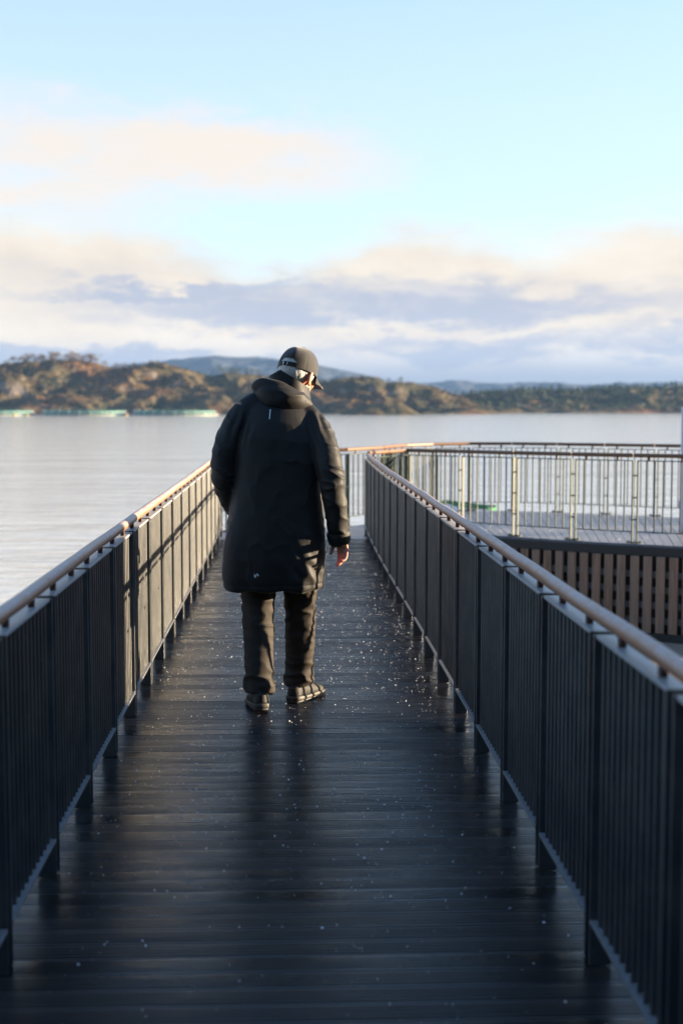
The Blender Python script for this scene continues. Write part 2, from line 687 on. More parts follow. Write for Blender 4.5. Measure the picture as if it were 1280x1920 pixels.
pmat("window_glass", (0.03, 0.04, 0.05), 0.08)
pmat("window_frame", (0.7, 0.7, 0.68), 0.5)
M = MATS

WATER = -1.60

# ------------------------------------------------------------------ setting: water, shore, hills
def build_water():
    me = mesh("water", [(-880, -250, 0), (1180, -250, 0), (1180, 2480, 0), (-880, 2480, 0)], [(0, 1, 2, 3)])
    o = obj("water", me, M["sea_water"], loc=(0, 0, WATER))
    tag(o, "pale calm sea reflecting the bright clouds", kind="structure")
    bed = mesh("seabed", [(-880, -250, 0), (1180, -250, 0), (1180, 2480, 0), (-880, 2480, 0)], [(0, 1, 2, 3)])
    b = obj("seabed", bed, M["sand"], loc=(0, 0, -3.0))
    tag(b, "dark seabed under the calm water", kind="structure")


def grid_mesh(name, X, Y, Z):
    nv, nu = X.shape
    verts = np.stack([X, Y, Z], -1).reshape(-1, 3)
    i = np.arange(nv - 1)[:, None] * nu + np.arange(nu - 1)[None, :]
    i = i.ravel()
    faces = np.stack([i, i + 1, i + nu + 1, i + nu], -1)
    me = bpy.data.meshes.new(name)
    me.from_pydata(verts.tolist(), [], faces.tolist())
    me.polygons.foreach_set("use_smooth", [True] * len(me.polygons))
    me.update()
    return me


def build_beach():
    xs = np.concatenate([np.linspace(-6, 14, 90), np.linspace(15, 70, 24)])
    ys = np.linspace(-60, 34, 120)
    X, Y = np.meshgrid(xs, ys)
    edge = -0.6 + 0.04 * (Y - 2) + 0.8 * fbm(Y * 0.12, 0.3)         # waterline drifts right with distance
    edge = np.where(Y > 15, edge + (Y - 15) * 0.9, edge)
    t_ = np.clip((X - edge) / 5.0, -1.2, 1.0)
    Z = np.where(t_ > 0, -1.62 + 0.56 * (t_ * (2 - t_)), -1.62 + 1.0 * t_)
    Z = Z + 0.03 * fbm(X * 0.9, Y * 0.9)
    o = obj("beach", grid_mesh("beach", X, Y, Z), M["sand"])
    tag(o, "sandy shore beside and under the boardwalk", kind="structure")


HILLS = []


def build_hill(name, sil, d0, ridge, back, mat, amp, label, nu=240, nv=56, foot=None, rough_f=1.0, base=WATER - 0.6):
    """a strip of land: shore at distance d0, crest `ridge` metres behind it.
    sil: crest line as (photo x, photo y) read off the photograph, turned into real heights"""
    sx = np.array([p[0] for p in sil], float); sy = np.array([p[1] for p in sil], float)
    u = np.linspace(sx[0], sx[-1], nu)
    dr = d0 + ridge
    Xu = (u - 540) / FPX * dr
    crest = EYE + (760 - np.interp(u, sx, sy)) / FPX * dr
    v = np.concatenate([np.linspace(0, 1, int(nv * 0.7)), np.linspace(1, 1 + back / ridge, nv - int(nv * 0.7) + 1)[1:]])
    X = np.repeat(Xu[None, :], len(v), 0)
    wob = 6.0 * rough_f * fbm(Xu * 0.03, 0.7) + 2.0 * rough_f * fbm(Xu * 0.15, 3.7)
    Y = d0 + v[:, None] * ridge + wob[None, :] * (1 - np.clip(v[:, None], 0, 1))
    h = crest - base
    vv = np.clip(v, 0, 1)[:, None]
    prof = 0.35 * vv ** 0.55 + 0.65 * (vv * vv * (3 - 2 * vv))
    back_f = np.where(v > 1, 1 - 0.9 * ((v - 1) / max(back / ridge, 1e-3)) ** 1.3, 1.0)[:, None]
    Z = base + h[None, :] * prof * back_f
    s1 = 1 / (14.0 * amp)
    nn = fbm(X * s1, Y * s1, 1.7, 5, 0.55)
    rg = 1 - np.abs(fbm(X * s1 * 0.6 + 0.5 * Y * s1, Y * s1 * 0.9, 8.2, 4, 0.55)) * 2.2
    mid = np.sin(np.pi * np.clip(vv, 0, 1)) * 0.8 + 0.12
    Z = Z + amp * (4.2 * nn + 2.4 * rg - 1.5) * mid * np.clip(h / 12.0, 0.15, 1.2)[None, :]
    o = obj(name, grid_mesh(name, X, Y, Z), mat)
    tag(o, label, kind="structure")
    HILLS.append((o, Xu, Y, Z, v))
    return Xu, Y, Z, v


def hill_point(h, fu, fv):
    Xu, Y, Z, v = h
    iu = fu * (len(Xu) - 1); iv = fv * (Z.shape[0] - 1)
    a, b = int(iu), int(iv)
    return Vector((Xu[a], Y[b, a], Z[b, a]))


build_water()
build_beach()


def build_added_slope():
    """unseen slope added on the landward side, behind the camera, to block low sky light"""
    xs = np.linspace(-48, 110, 90)
    ys = np.linspace(-13, -95, 60)
    X, Y = np.meshgrid(xs, ys)
    t_ = np.clip((-13 - Y) / 30.0, 0, 1)
    side = smooth01((X + 48) / 22)
    Z = -1.9 + 27.0 * (t_ * t_ * (3 - 2 * t_)) ** 0.7 * side + 2.2 * fbm(X * 0.06, Y * 0.06, 2.2, 5) * t_
    o = obj("hill", grid_mesh("hill", X, Y, Z), M["conifer_needles"])  # added out of view to keep sky light off the walker's back
    tag(o, "unseen dark slope added at the landward end of the walkway to block sky light", kind="structure")


def smooth01(x):
    x = np.clip(x, 0, 1)
    return x * x * (3 - 2 * x)


build_added_slope()

HILL_A = build_hill("hill", [(-420, 700), (-300, 688), (-180, 692), (-80, 682), (0, 684), (40, 681), (90, 678), (140, 676), (180, 682), (215, 690),
                             (262, 691), (300, 688), (335, 690), (372, 699), (395, 706), (425, 702), (455, 704), (500, 708), (560, 710),
                             (612, 720), (640, 713), (668, 709), (700, 709), (722, 719), (745, 719), (765, 717), (790, 726),
                             (830, 737), (862, 746), (890, 758), (912, 770), (930, 784)],
                    462, 60, 70, M["heath_hill"], 1.25, "heath covered rocky island across the water", nu=420, nv=80)
HILL_B = build_hill("islet", [(632, 782), (655, 766), (690, 756), (720, 753), (745, 754), (765, 763), (785, 775), (800, 786)],
                    430, 9, 9, M["heath_hill"], 0.5, "small low rocky islet in front of the island", nu=120, nv=34, rough_f=0.3)
HILL_C = build_hill("hill", [(820, 752), (860, 744), (900, 740), (950, 736), (1000, 732), (1080, 732), (1150, 729), (1220, 731), (1290, 727), (1400, 730), (1560, 720), (1700, 735)],
                    520, 70, 60, M["heath_hill"], 1.2, "low wooded shore on the far right", nu=300, nv=64)
build_hill("mountain", [(40, 735), (150, 712), (225, 684), (270, 681), (330, 677), (400, 668), (440, 669), (500, 672), (560, 678), (600, 686), (640, 694),
                        (690, 705), (730, 716), (800, 730), (900, 745)],
           1750, 220, 150, M["mountain"], 2.6, "distant blue mountain ridge behind the island", nu=160, nv=40)
build_hill("mountain", [(500, 735), (650, 728), (760, 720), (850, 715), (920, 719), (1000, 717), (1100, 720), (1250, 716), (1400, 716), (1600, 725)],
           2050, 200, 150, M["mountain"], 2.6, "faint far mountain ridge low on the right horizon", nu=160, nv=40)

# ------------------------------------------------------------------ walkway deck
def plank_mesh(x0, x1, w=0.0965, th=0.03, n=5):
    """grooved board lying across the walkway, real ridges; origin at its middle, top at z=0"""
    prof = [(-w / 2, -th), (-w / 2, -0.003), (-w / 2 + 0.003, 0.0)]
    g = w / n
    for i in range(1, n):
        c = -w / 2 + g * i
        prof += [(c - 0.0052, 0.0), (c - 0.0030, -0.0050), (c + 0.0030, -0.0050), (c + 0.0052, 0.0)]
    prof += [(w / 2 - 0.003, 0.0), (w / 2, -0.003), (w / 2, -th)]
    prof = [(a_, b_ - (0.0010 * (2 * a_ / w) ** 2 if b_ > -0.02 else 0.0)) for a_, b_ in prof]
    k_ = len(prof)
    v = [(x0, p[0], p[1]) for p in prof] + [(x1, p[0], p[1]) for p in prof]
    f = [(i, (i + 1) % k_, k_ + (i + 1) % k_, k_ + i) for i in range(k_)]
    f.append(tuple(range(k_ - 1, -1, -1)))
    f.append(tuple(range(k_, 2 * k_)))
    return mesh("plank", v, f)


def left_x(y):
    return -0.783 + 0.0010 * y - 0.00035 * max(0.0, y - 8.0) ** 2


def right_x(y):
    return 0.835 + 0.002 * y + 0.0024 * max(0.0, y - 11.0) ** 2


def build_deck():
    deck = bpy.data.objects.new("boardwalk", None)
    COL.objects.link(deck)
    tag(deck, "dark wet boardwalk of grooved planks running straight ahead", kind="structure")
    variants = [plank_mesh(-0.93, 1.0) for _ in range(1)]
    for me in variants:
        me.materials.append(M["wet_plank"])
    y, i = -3.0, 0
    while y < 15.12:
        o = obj("plank", variants[0], None, deck, (random.uniform(-0.006, 0.006), y, random.uniform(-0.0014, 0.0)),
                (random.gauss(0, 0.010), random.uniform(-0.0008, 0.0008), random.uniform(-0.0015, 0.0015)))
        y += 0.1005
        i += 1
    for x in (-0.85, 0.0, 0.9):
        obj("joist", MB().box(-0.035, 0.035, -3.05, 15.1, -0.21, -0.034).mesh("joist"), M["dark_timber"], deck, (x, 0, 0))
    for x in (-0.966, 1.036):
        obj("edge_beam", MB().box(-0.025, 0.025, -3.05, 15.1, -0.20, -0.006).mesh("edge_beam"), M["dark_timber"], deck, (x, 0, 0))
    for yy in (0.5, 4.2, 7.9, 11.6, 14.9):
        for x in (-0.72, 0.78):
            obj("pile", MB().tube([(0, 0, -3.1), (0, 0, -0.212)], 0.075, 12).mesh("pile", True), M["dark_timber"], deck, (x, yy, 0))
    return deck


DECK = build_deck()

NEAR = [(0.93, 15.2), (1.45, 16.35), (2.05, 15.93), (2.62, 15.42), (3.2, 14.97), (3.8, 14.57), (4.42, 14.22), (5.06, 13.92), (5.72, 13.66)]
FAR = [(0.72, 16.6), (1.24, 17.45), (1.40, 17.95), (1.62, 18.38), (2.05, 18.85), (2.6, 19.14), (3.22, 19.12), (3.82, 18.86), (4.42, 18.5), (5.02, 18.12), (5.62, 17.74), (6.24, 17.38), (6.9, 17.05)]


def poly_at(P, t_):
    P = [Vector((*p, 0)) for p in P]
    L = [0.0]
    for a, b in zip(P, P[1:]):
        L.append(L[-1] + (b - a).length)
    s_ = t_ * L[-1]
    for i in range(len(P) - 1):
        if s_ <= L[i + 1] + 1e-9:
            return P[i].lerp(P[i + 1], (s_ - L[i]) / (L[i + 1] - L[i]))
    return P[-1].copy()


def build_platform():
    pf = bpy.data.objects.new("boardwalk", None)
    COL.objects.link(pf)
    tag(pf, "frosted curved boardwalk between the two far railings", kind="structure")
    # planks fan out across the curve
    A = [Vector((-0.98, 15.2, 0))] + [poly_at(NEAR, t_) for t_ in np.linspace(0, 1, 60)]
    t_in = np.linspace(0, 1, 62)
    inner, outer = [], []
    # first the corner where the walkway runs in
    for t_ in np.linspace(0, 1, 11)[:-1]:
        inner.append(Vector((-0.98, 15.2, 0)).lerp(Vector((0.90, 15.2, 0)), t_))
        outer.append(Vector((-0.98, 16.2, 0)).lerp(Vector((0.72, 16.72, 0)), t_))
    for t_ in t_in:
        inner.append(poly_at(NEAR, t_)); outer.append(poly_at(FAR, t_))
    for i in range(len(inner) - 1):
        a, b, c, d = inner[i], inner[i + 1], outer[i + 1], outer[i]
        g0, g1 = 0.03, 0.97
        p = [a.lerp(b, g0), a.lerp(b, g1), d.lerp(c, g1), d.lerp(c, g0)]
        ctr = sum(p, Vector()) / 4
        e = 0.06
        p = [q + (q - ctr).normalized() * 0.0 for q in p]
        # push ends a little past the railings
        for k_, (m_, n_) in enumerate(((0, 3), (1, 2))):
            dv = (p[n_] - p[m_]).normalized() * e
            p[m_] = p[m_] - dv; p[n_] = p[n_] + dv
        dz = random.uniform(-0.003, 0.0)
        v = [(q.x - ctr.x, q.y - ctr.y, dz - 0.03) for q in p] + [(q.x - ctr.x, q.y - ctr.y, dz) for q in p]
        me = mesh("plank", v, [(3, 2, 1, 0), (4, 5, 6, 7), (0, 1, 5, 4), (1, 2, 6, 5), (2, 3, 7, 6), (3, 0, 4, 7)])
        obj("plank", me, M["frosted_plank"], pf, (ctr.x, ctr.y, -0.004))
    # edge beams follow both railings
    def beam(P, z0, z1, off, th, name, mat):
        for a, b in zip(P, P[1:]):
            a = Vector((*a, 0)); b = Vector((*b, 0))
            d = (b - a); L = d.length; d.normalize()
            nrm = Vector((d.y, -d.x, 0))
            me = MB().box(-L / 2 - 0.004, L / 2 + 0.004, -th / 2, th / 2, z0, z1).mesh(name)
            c = (a + b) / 2 + nrm * off
            obj(name, me, mat, pf, (c.x, c.y, 0), (0, 0, math.atan2(d.y, d.x)))
    beam(NEAR[1:], -0.125, -0.03, 0.085, 0.05, "edge_beam", M["dark_timber"])
    beam(FAR, -0.19, -0.045, -0.085, 0.05, "edge_beam", M["dark_timber"])
    for t_ in np.linspace(0.16, 0.97, 6):
        for P in (NEAR, FAR):
            q = poly_at(P, t_)
            q2 = poly_at(FAR if P is NEAR else NEAR, t_)
            q = q.lerp(q2, 0.12)
            obj("pile", MB().tube([(0, 0, -3.1), (0, 0, -0.05)], 0.08, 12).mesh("pile", True), M["dark_timber"], pf, (q.x, q.y, 0))
    return pf


PLAT = build_platform()

# ------------------------------------------------------------------ railings
def stadium(lx, ly, z0, z1, n=12, name="bar"):
    """upright bar with rounded edges: ly along the railing line, lx across it"""
    pts = []
    r_ = ly / 2
    for k_ in range(n):
        a = 2 * math.pi * (k_ + 0.5) / n
        x = math.cos(a) * r_ + (lx / 2 - r_) * (1 if math.cos(a) > 0 else -1)
        pts.append((x, math.sin(a) * r_))
    v = [(p[0], p[1], z0) for p in pts] + [(p[0], p[1], z1) for p in pts]
    f = [(i, (i + 1) % n, n + (i + 1) % n, n + i) for i in range(n)]
    f += [tuple(range(n - 1, -1, -1)), tuple(range(n, 2 * n))]
    return auto_smooth(mesh(name, v, f), 50)


class RailKit:
    """shared meshes of one railing system; local frame: y along the run, x across, z up"""
    def __init__(self, steel, rail_mat, flat_mat, zt, zb, hz, z_post, bar_x=0.039, bar_y=0.014, post_x=0.030):
        self.zt, self.zb, self.hz, self.z_post = zt, zb, hz, z_post
        self.steel, self.rail_mat, self.flat_mat = steel, rail_mat, flat_mat
        if bar_x > 0.03:
            self.bar = stadium(bar_x, bar_y, zb + 0.006, zt - 0.006)
        else:
            self.bar = MB().box(-bar_x / 2, bar_x / 2, -bar_y / 2, bar_y / 2, zb + 0.006, zt - 0.006, 0.0012).mesh("bar")
        self.bar.materials.append(steel)
        self.post = MB().box(-post_x, post_x, -0.006, 0.006, z_post, zt + 0.004, 0.0015).mesh("post")
        self.post.materials.append(steel)
        self.bracket = MB().box(-0.009, 0.009, -0.012, 0.012, zt + 0.005, hz - 0.018, 0.0015).mesh("bracket")
        self.bracket.materials.append(M["bracket_brown"])
        self.bolt = MB().tube([(0, 0, 0), (0, 0.056, 0)], 0.008, 8).mesh("bolt", False)
        self.bolt.materials.append(steel)
        self.foot = MB().box(-0.03, 0.03, -0.055, 0.105, 0.0, 0.012, 0.002).tube([(0.0, -0.04, 0.012), (0.0, -0.04, 0.026)], 0.009, 6).tube([(0.0, 0.09, 0.012), (0.0, 0.09, 0.026)], 0.009, 6).mesh("foot_plate")
        self.foot.materials.append(steel)


def handrail_mesh(L, r_, bow=0.0, n=16):
    m_ = MB()
    k_ = 6
    m_.tube([(bow * math.sin(math.pi * i / k_), -L / 2 + L * i / k_, 0) for i in range(k_ + 1)], r_, n)
    me = m_.mesh("handrail")
    return auto_smooth(me, 50)


def panel(root, kit, A, B, nbars, hr_r=0.026, hr_gap=0.004, first_post=True, foot=False, hrail=True, bolts=3, nbr=2, wside=0):
    A = Vector(A); B = Vector(B)
    d = B - A
    L = math.hypot(d.x, d.y)
    rz = math.atan2(d.y, d.x) - math.pi / 2
    mid = (A + B) / 2
    dirv = Vector((d.x / L, d.y / L, 0))
    gap = 0.056
    y0, y1 = gap - L / 2 + 0.0, L / 2          # panel steel runs y0..y1, then the joint of the next
    def at(y, z=0.0):
        p = mid + dirv * y
        return (p.x, p.y, z)
    rot = (0, 0, rz)
    obj("post", kit.post, None, root, at(y0), rot)
    obj("post", kit.post, None, root, at(y1), rot)
    pl = (y1 - y0) - 0.014
    yc = (y0 + y1) / 2
    obj("top_rail", MB().box(-0.024, 0.024, -pl / 2, pl / 2, -0.005, 0.005, 0.001).mesh("top_rail"), kit.flat_mat, root, at(yc, kit.zt), rot)
    bx0, bx1 = (-0.017, 0.017) if wside == 0 else (0.011, 0.0310) if wside > 0 else (-0.0310, -0.011)
    obj("bottom_rail", MB().box(bx0, bx1, -pl / 2, pl / 2, -0.005, 0.005, 0.001).mesh("bottom_rail"), M["frosted_edge"] if wside else kit.flat_mat, root, at(yc, kit.zb), rot)
    for i in range(nbars):
        y = y0 + (y1 - y0) * (i + 1) / (nbars + 1)
        obj("bar", kit.bar, None, root, at(y), rot)
    if hrail:
        hr = obj("handrail", handrail_mesh(L - hr_gap, hr_r, random.uniform(-0.004, 0.004)), kit.rail_mat, root, at(0, kit.hz), rot)
        for i in range(nbr):
            b = obj("bracket", kit.bracket, None, hr, (0, -L / 2 + 0.0 + L * (i + 0.5) / nbr, -kit.hz))
    for i in range(bolts):
        z = kit.zb + (kit.zt - kit.zb) * (0.17 + 0.31 * i)
        obj("bolt", kit.bolt, None, root, at(-L / 2, z), rot)
    if foot:
        obj("foot_plate", kit.foot, None, root, at(-L / 2, 0.002), rot)


FGKIT = RailKit(M["painted_steel"], M["frosted_handrail"], M["frosted_flat"], 0.905, 0.125, 0.954, 0.002)
BGKIT = RailKit(M["green_steel"], M["brown_handrail"], M["green_steel"], 0.912, 0.125, 0.97, -0.02, bar_x=0.015, bar_y=0.013, post_x=0.021)


def build_railings():
    SP = 0.742
    ys = [3.49 - SP * 4 + SP * k_ for k_ in range(21)]       # panel joints, 0.52 m .. 15.36 m
    ys = [y for y in ys if y < 15.5]
    rl = thing("railing", "dark steel railing with frosted round handrail along the left side of the walkway, partly sunlit", "railing", (left_x(7), 7, 0))
    rr = thing("railing", "dark shaded steel railing with frosted round handrail along the right side of the walkway", "railing", (right_x(7), 7, 0))
    for root, fx in ((rl, left_x), (rr, right_x)):
        inv = Vector(root.location)
        for a, b in zip(ys, ys[1:]):
            if root is rr and b > 15.4:
                continue
            A = Vector((fx(a), a, 0)) - inv
            B = Vector((fx(b), b, 0)) - inv
            panel(root, FGKIT, A, B, 11, 0.0220, 0.0015, wside=1 if root is rl else -1)
    # railing across the end of the walkway and round the far side of the curve
    fr = thing("railing", "dark green railing round the far outer edge of the curved boardwalk", "railing", (2.6, 19.1, 0))
    inv = Vector(fr.location)
    P = [(-0.80, 16.05), (-0.30, 16.22), (0.21, 16.40), (0.72, 16.58)] + FAR[1:]
    for a, b in zip(P, P[1:]):
        panel(fr, BGKIT, Vector((*a, 0)) - inv, Vector((*b, 0)) - inv, 6, 0.0225, 0.014, foot=True, bolts=2)
    nr = thing("railing", "dark green railing with brown handrail above the slatted timber skirt", "railing", (3.2, 15.0, 0))
    inv = Vector(nr.location)
    P = [(right_x(15.2) + 0.02, 15.42), (1.19, 15.9)] + NEAR[1:]
    for a, b in zip(P, P[1:]):
        panel(nr, BGKIT, Vector((*a, 0)) - inv, Vector((*b, 0)) - inv, 6, 0.0225, 0.014, foot=True)


build_railings()


def build_skirt():
    root = thing("timber_skirt", "weathered vertical slat skirt closing the side of the curved boardwalk", "slat screen", (3.6, 14.6, -1.0))
    inv = Vector(root.location)
    zt, zb = -0.128, -0.97
    slat = MB().box(-0.047, 0.047, -0.012, 0.012, zb, zt, 0.002).mesh("slat")
    slat.materials.append(M["weathered_slat"])
    for a, b in zip(NEAR[1:], NEAR[2:]):
        a = Vector((*a, 0)); b = Vector((*b, 0))
        d = b - a; L = d.length; d.normalize()
        nrm = Vector((d.y, -d.x, 0))
        if nrm.y > 0:
            nrm = -nrm
        rz = math.atan2(d.y, d.x)
        n = max(1, round(L / 0.134))
        for i in range(n):
            q = a + d * (L * (i + 0.5) / n) + nrm * 0.125
            obj("slat", slat, None, root, Vector((q.x, q.y, 0)) - inv, (random.uniform(-.004, .004), 0, rz + random.uniform(-.01, .01)))
        c = (a + b) / 2
        for z in (-0.33, -0.50, -0.67, -0.84):
            q = c + nrm * 0.085
            me = MB().box(-L / 2, L / 2, -0.018, 0.018, z - 0.035, z + 0.035).mesh("batten")
            obj("batten", me, M["grey_timber"], root, Vector((q.x, q.y, 0)) - inv, (0, 0, rz))
        q = c + nrm * 0.118
        obj("base_beam", MB().box(-L / 2 - 0.01, L / 2 + 0.01, -0.03, 0.03, -1.07, -0.973).mesh("base_beam"), M["dark_timber"], root, Vector((q.x, q.y, 0)) - inv, (0, 0, rz))
        q = c + nrm * 0.03
        obj("backing_board", MB().box(-L / 2, L / 2, -0.012, 0.012, -1.05, -0.06).mesh("backing_board"), M["dark_timber"], root, Vector((q.x, q.y, 0)) - inv, (0, 0, rz))


build_skirt()

# ------------------------------------------------------------------ boathouse right of the walkway (throws the shade over the near end)
def build_boathouse():
    x0, x1, y0, y1 = 8.5, 15.0, -17.0, 7.32
    zb, zt, zr = -1.2, 4.2, 6.6
    root = thing("boathouse", "red timber boathouse standing right of the walkway out of the picture", "boathouse", ((x0 + x1) / 2, (y0 + y1) / 2, zb))
    inv = Vector(root.location)
    def part(name, mb, mat):
        me = mb.mesh(name)
        return obj(name, me, M[mat], root, -inv)
    xm = (x0 + x1) / 2
    part("wall", MB().add([(x0, y0, zb), (x1, y0, zb), (x1, y1, zb), (x0, y1, zb), (x0, y0, zt), (x1, y0, zt), (x1, y1, zt), (x0, y1, zt),
                           (xm, y0, zr), (xm, y1, zr)],
                          [(0, 1, 5, 8, 4), (3, 7, 9, 6, 2), (0, 4, 7, 3), (1, 2, 6, 5), (4, 8, 9, 7), (5, 6, 9, 8), (0, 3, 2, 1)]), "cladding")
    for sx in (-1, 1):
        xe = xm + sx * (x1 - x0) / 2
        ov = sx * 0.35
        k_ = (zr - zt) / ((x1 - x0) / 2)
        za = zt - abs(ov) * k_
        v = [(xe + ov, y0 - 0.2, za + 0.02), (xm, y0 - 0.2, zr + 0.02), (xm, y1 + 0.0, zr + 0.02), (xe + ov, y1 + 0.0, za + 0.02)]
        v += [(p[0], p[1], p[2] + 0.12) for p in v]
        part("roof", MB().add(v, [(0, 3, 2, 1), (4, 5, 6, 7), (0, 1, 5, 4), (1, 2, 6, 5), (2, 3, 7, 6), (3, 0, 4, 7)]), "roof_slate")
    for yy in (-13, -8.5, -4, 0.5):
        w = part("window", MB().box(x0 - 0.05, x0 - 0.003, yy - 0.6, yy + 0.6, 0.6, 2.2), "window_frame")
        obj("pane", MB().box(x0 - 0.055, x0 - 0.051, yy - 0.5, yy + 0.5, 0.7, 2.1).mesh("pane"), M["window_glass"], w)


build_boathouse()

# ------------------------------------------------------------------ frost grains on the planks
def build_grains():
    v0 = np.array([(1, 0, 0), (-1, 0, 0), (0, 1, 0), (0, -1, 0), (0, 0, 1), (0, 0, -1)], float)
    f0 = np.array([(0, 2, 4), (2, 1, 4), (1, 3, 4), (3, 0, 4), (2, 0, 5), (1, 2, 5), (3, 1, 5), (0, 3, 5)])

    def field(P, sizes, name, label):
        n = len(P)
        ang = RNG.uniform(0, 6.28, n)
        c, s_ = np.cos(ang), np.sin(ang)
        jit = 1 + RNG.uniform(-0.35, 0.35, (n, 6, 3))
        V = v0[None] * jit * sizes[:, None, None]
        V[..., 2] *= 0.75
        X = V[..., 0] * c[:, None] - V[..., 1] * s_[:, None]
        Y = V[..., 0] * s_[:, None] + V[..., 1] * c[:, None]
        V = np.stack([X, Y, V[..., 2]], -1) + P[:, None, :]
        F = (f0[None] + 6 * np.arange(n)[:, None, None]).reshape(-1, 3)
        me = bpy.data.meshes.new(name)
        me.from_pydata(V.reshape(-1, 3).tolist(), [], F.tolist())
        me.update()
        o = obj(name, me, M["ice_grain"])
        tag(o, label, "frost grains", kind="stuff")

    n = 9500
    y = 2.8 + 12.3 * RNG.beta(1.7, 1.5, n)
    x = RNG.uniform(-0.72, 0.80, n)
    # patches: keep where a drifting noise allows, more on the sunlit far end
    dens = fbm(x * 2.2, y * 0.9, 3.0, 3) + 0.42 * (y > 6.4)
    keep = 0.6 * dens > RNG.uniform(-0.40, 0.62, n)
    x, y = x[keep], y[keep]
    sz = np.clip(RNG.lognormal(math.log(0.0018), 0.50, len(x)), 0.0009, 0.0048)
    P = np.stack([x, y, sz * 0.5], -1)
    field(P, sz, "frost_grains", "tiny grains of ice scattered over the walkway planks")
    # curved boardwalk
    t_ = RNG.uniform(0.05, 1, 1600)
    w = RNG.uniform(0.02, 0.98, 1600)
    P = np.array([tuple(poly_at(NEAR, a).lerp(poly_at(FAR, a), b)) for a, b in zip(t_, w)])
    sz = np.clip(RNG.lognormal(math.log(0.0042), 0.4, len(P)), 0.002, 0.009)
    P[:, 2] = sz * 0.5
    field(P, sz, "frost_grains", "ice grains glinting on the curved boardwalk at the right")


build_grains()

# ------------------------------------------------------------------ the walking person
def remesh(mb, voxel, smooth_it=3, name="m"):
    me = mb.mesh(name)
    o = bpy.data.objects.new("tmp", me)
    COL.objects.link(o)
    md = o.modifiers.new("r", 'REMESH')
    md.mode = 'VOXEL'
    md.voxel_size = voxel
    if smooth_it:
        sm = o.modifiers.new("s", 'SMOOTH')
        sm.factor = 0.5
        sm.iterations = smooth_it
    dg = bpy.context.evaluated_depsgraph_get()
    out = bpy.data.meshes.new_from_object(o.evaluated_get(dg))
    bpy.data.objects.remove(o)
    bpy.data.meshes.remove(me)
    out.name = name
    out.polygons.foreach_set("use_smooth", [True] * len(out.polygons))
    return out


def displace(me, fn):
    n = len(me.vertices)
    co = np.empty(n * 3); no = np.empty(n * 3)
    me.vertices.foreach_get("co", co)
    me.vertices.foreach_get("normal", no)
    co = co.reshape(-1, 3); no = no.reshape(-1, 3)
    d = fn(co, no)
    if d.ndim == 1:
        co = co + no * d[:, None]
    else:
        co = co + d
    me.vertices.foreach_set("co", co.ravel())
    me.update()
    return me


def sring(cx, cy, z, rx, ry, n=48, p=2.3, tilt=0.0, front=1.0):
    pts = []
    for k_ in range(n):
        a = 2 * math.pi * k_ / n
        c, s_ = math.cos(a), math.sin(a)
        x = rx * math.copysign(abs(c) ** (2 / p), c)
        y = ry * math.copysign(abs(s_) ** (2 / p), s_) * (front if s_ > 0 else 1.0)
        pts.append((cx + x, cy + y, z + tilt * x))
    return pts


def shell(P, th, close_u=False):
    """closed thin sheet from a grid of points P[j][i]"""
    nj, ni = len(P), len(P[0])
    P = [[Vector(p) for p in r_] for r_ in P]
    N = []
    for j in range(nj):
        row = []
        for i in range(ni):
            i0, i1 = ((i - 1) % ni, (i + 1) % ni) if close_u else (max(i - 1, 0), min(i + 1, ni - 1))
            du = P[j][i1] - P[j][i0]
            dv = P[min(j + 1, nj - 1)][i] - P[max(j - 1, 0)][i]
            nn = du.cross(dv)
            row.append(nn.normalized() if nn.length > 1e-12 else Vector((0, 0, 1)))
        N.append(row)
    m_ = MB()
    m_.v = [tuple(P[j][i]) for j in range(nj) for i in range(ni)] + [tuple(P[j][i] - N[j][i] * th) for j in range(nj) for i in range(ni)]
    off = nj * ni
    ur = range(ni) if close_u else range(ni - 1)
    for j in range(nj - 1):
        for i in ur:
            i2 = (i + 1) % ni
            a, b, c, d = j * ni + i, j * ni + i2, (j + 1) * ni + i2, (j + 1) * ni + i
            m_.f.append((a, b, c, d))
            m_.f.append((off + d, off + c, off + b, off + a))
    for i in ur:
        i2 = (i + 1) % ni
        m_.f.append((i2, i, off + i, off + i2))
        a, b = (nj - 1) * ni + i, (nj - 1) * ni + i2
        m_.f.append((a, b, off + b, off + a))
    if not close_u:
        for j in range(nj - 1):
            a, b = j * ni, (j + 1) * ni
            m_.f.append((a, b, off + b, off + a))
            a, b = j * ni + ni - 1, (j + 1) * ni + ni - 1
            m_.f.append((b, a, off + a, off + b))
    return m_


def smoothstep(a, b, x):
    t_ = np.clip((x - a) / (b - a), 0, 1)
    return t_ * t_ * (3 - 2 * t_)


def spline(pts, n):
    """Catmull-Rom through (x,y,z,r...) tuples"""
    P = [np.array(p, float) for p in pts]
    P = [2 * P[0] - P[1]] + P + [2 * P[-1] - P[-2]]
    out = []
    segs = len(P) - 3
    for s_ in range(segs):
        p0, p1, p2, p3 = P[s_:s_ + 4]
        m_ = max(2, n // segs)
        for k_ in range(m_ + (1 if s_ == segs - 1 else 0)):
            t_ = k_ / m_
            out.append(0.5 * ((2 * p1) + (-p0 + p2) * t_ + (2 * p0 - 5 * p1 + 4 * p2 - p3) * t_ ** 2 + (-p0 + 3 * p1 - 3 * p2 + p3) * t_ ** 3))
    return out


def limb(mb, pts, n=24, res=24):
    s_ = spline(pts, res)
    mb.tube([tuple(q[:3]) for q in s_], [float(q[3]) for q in s_], n)


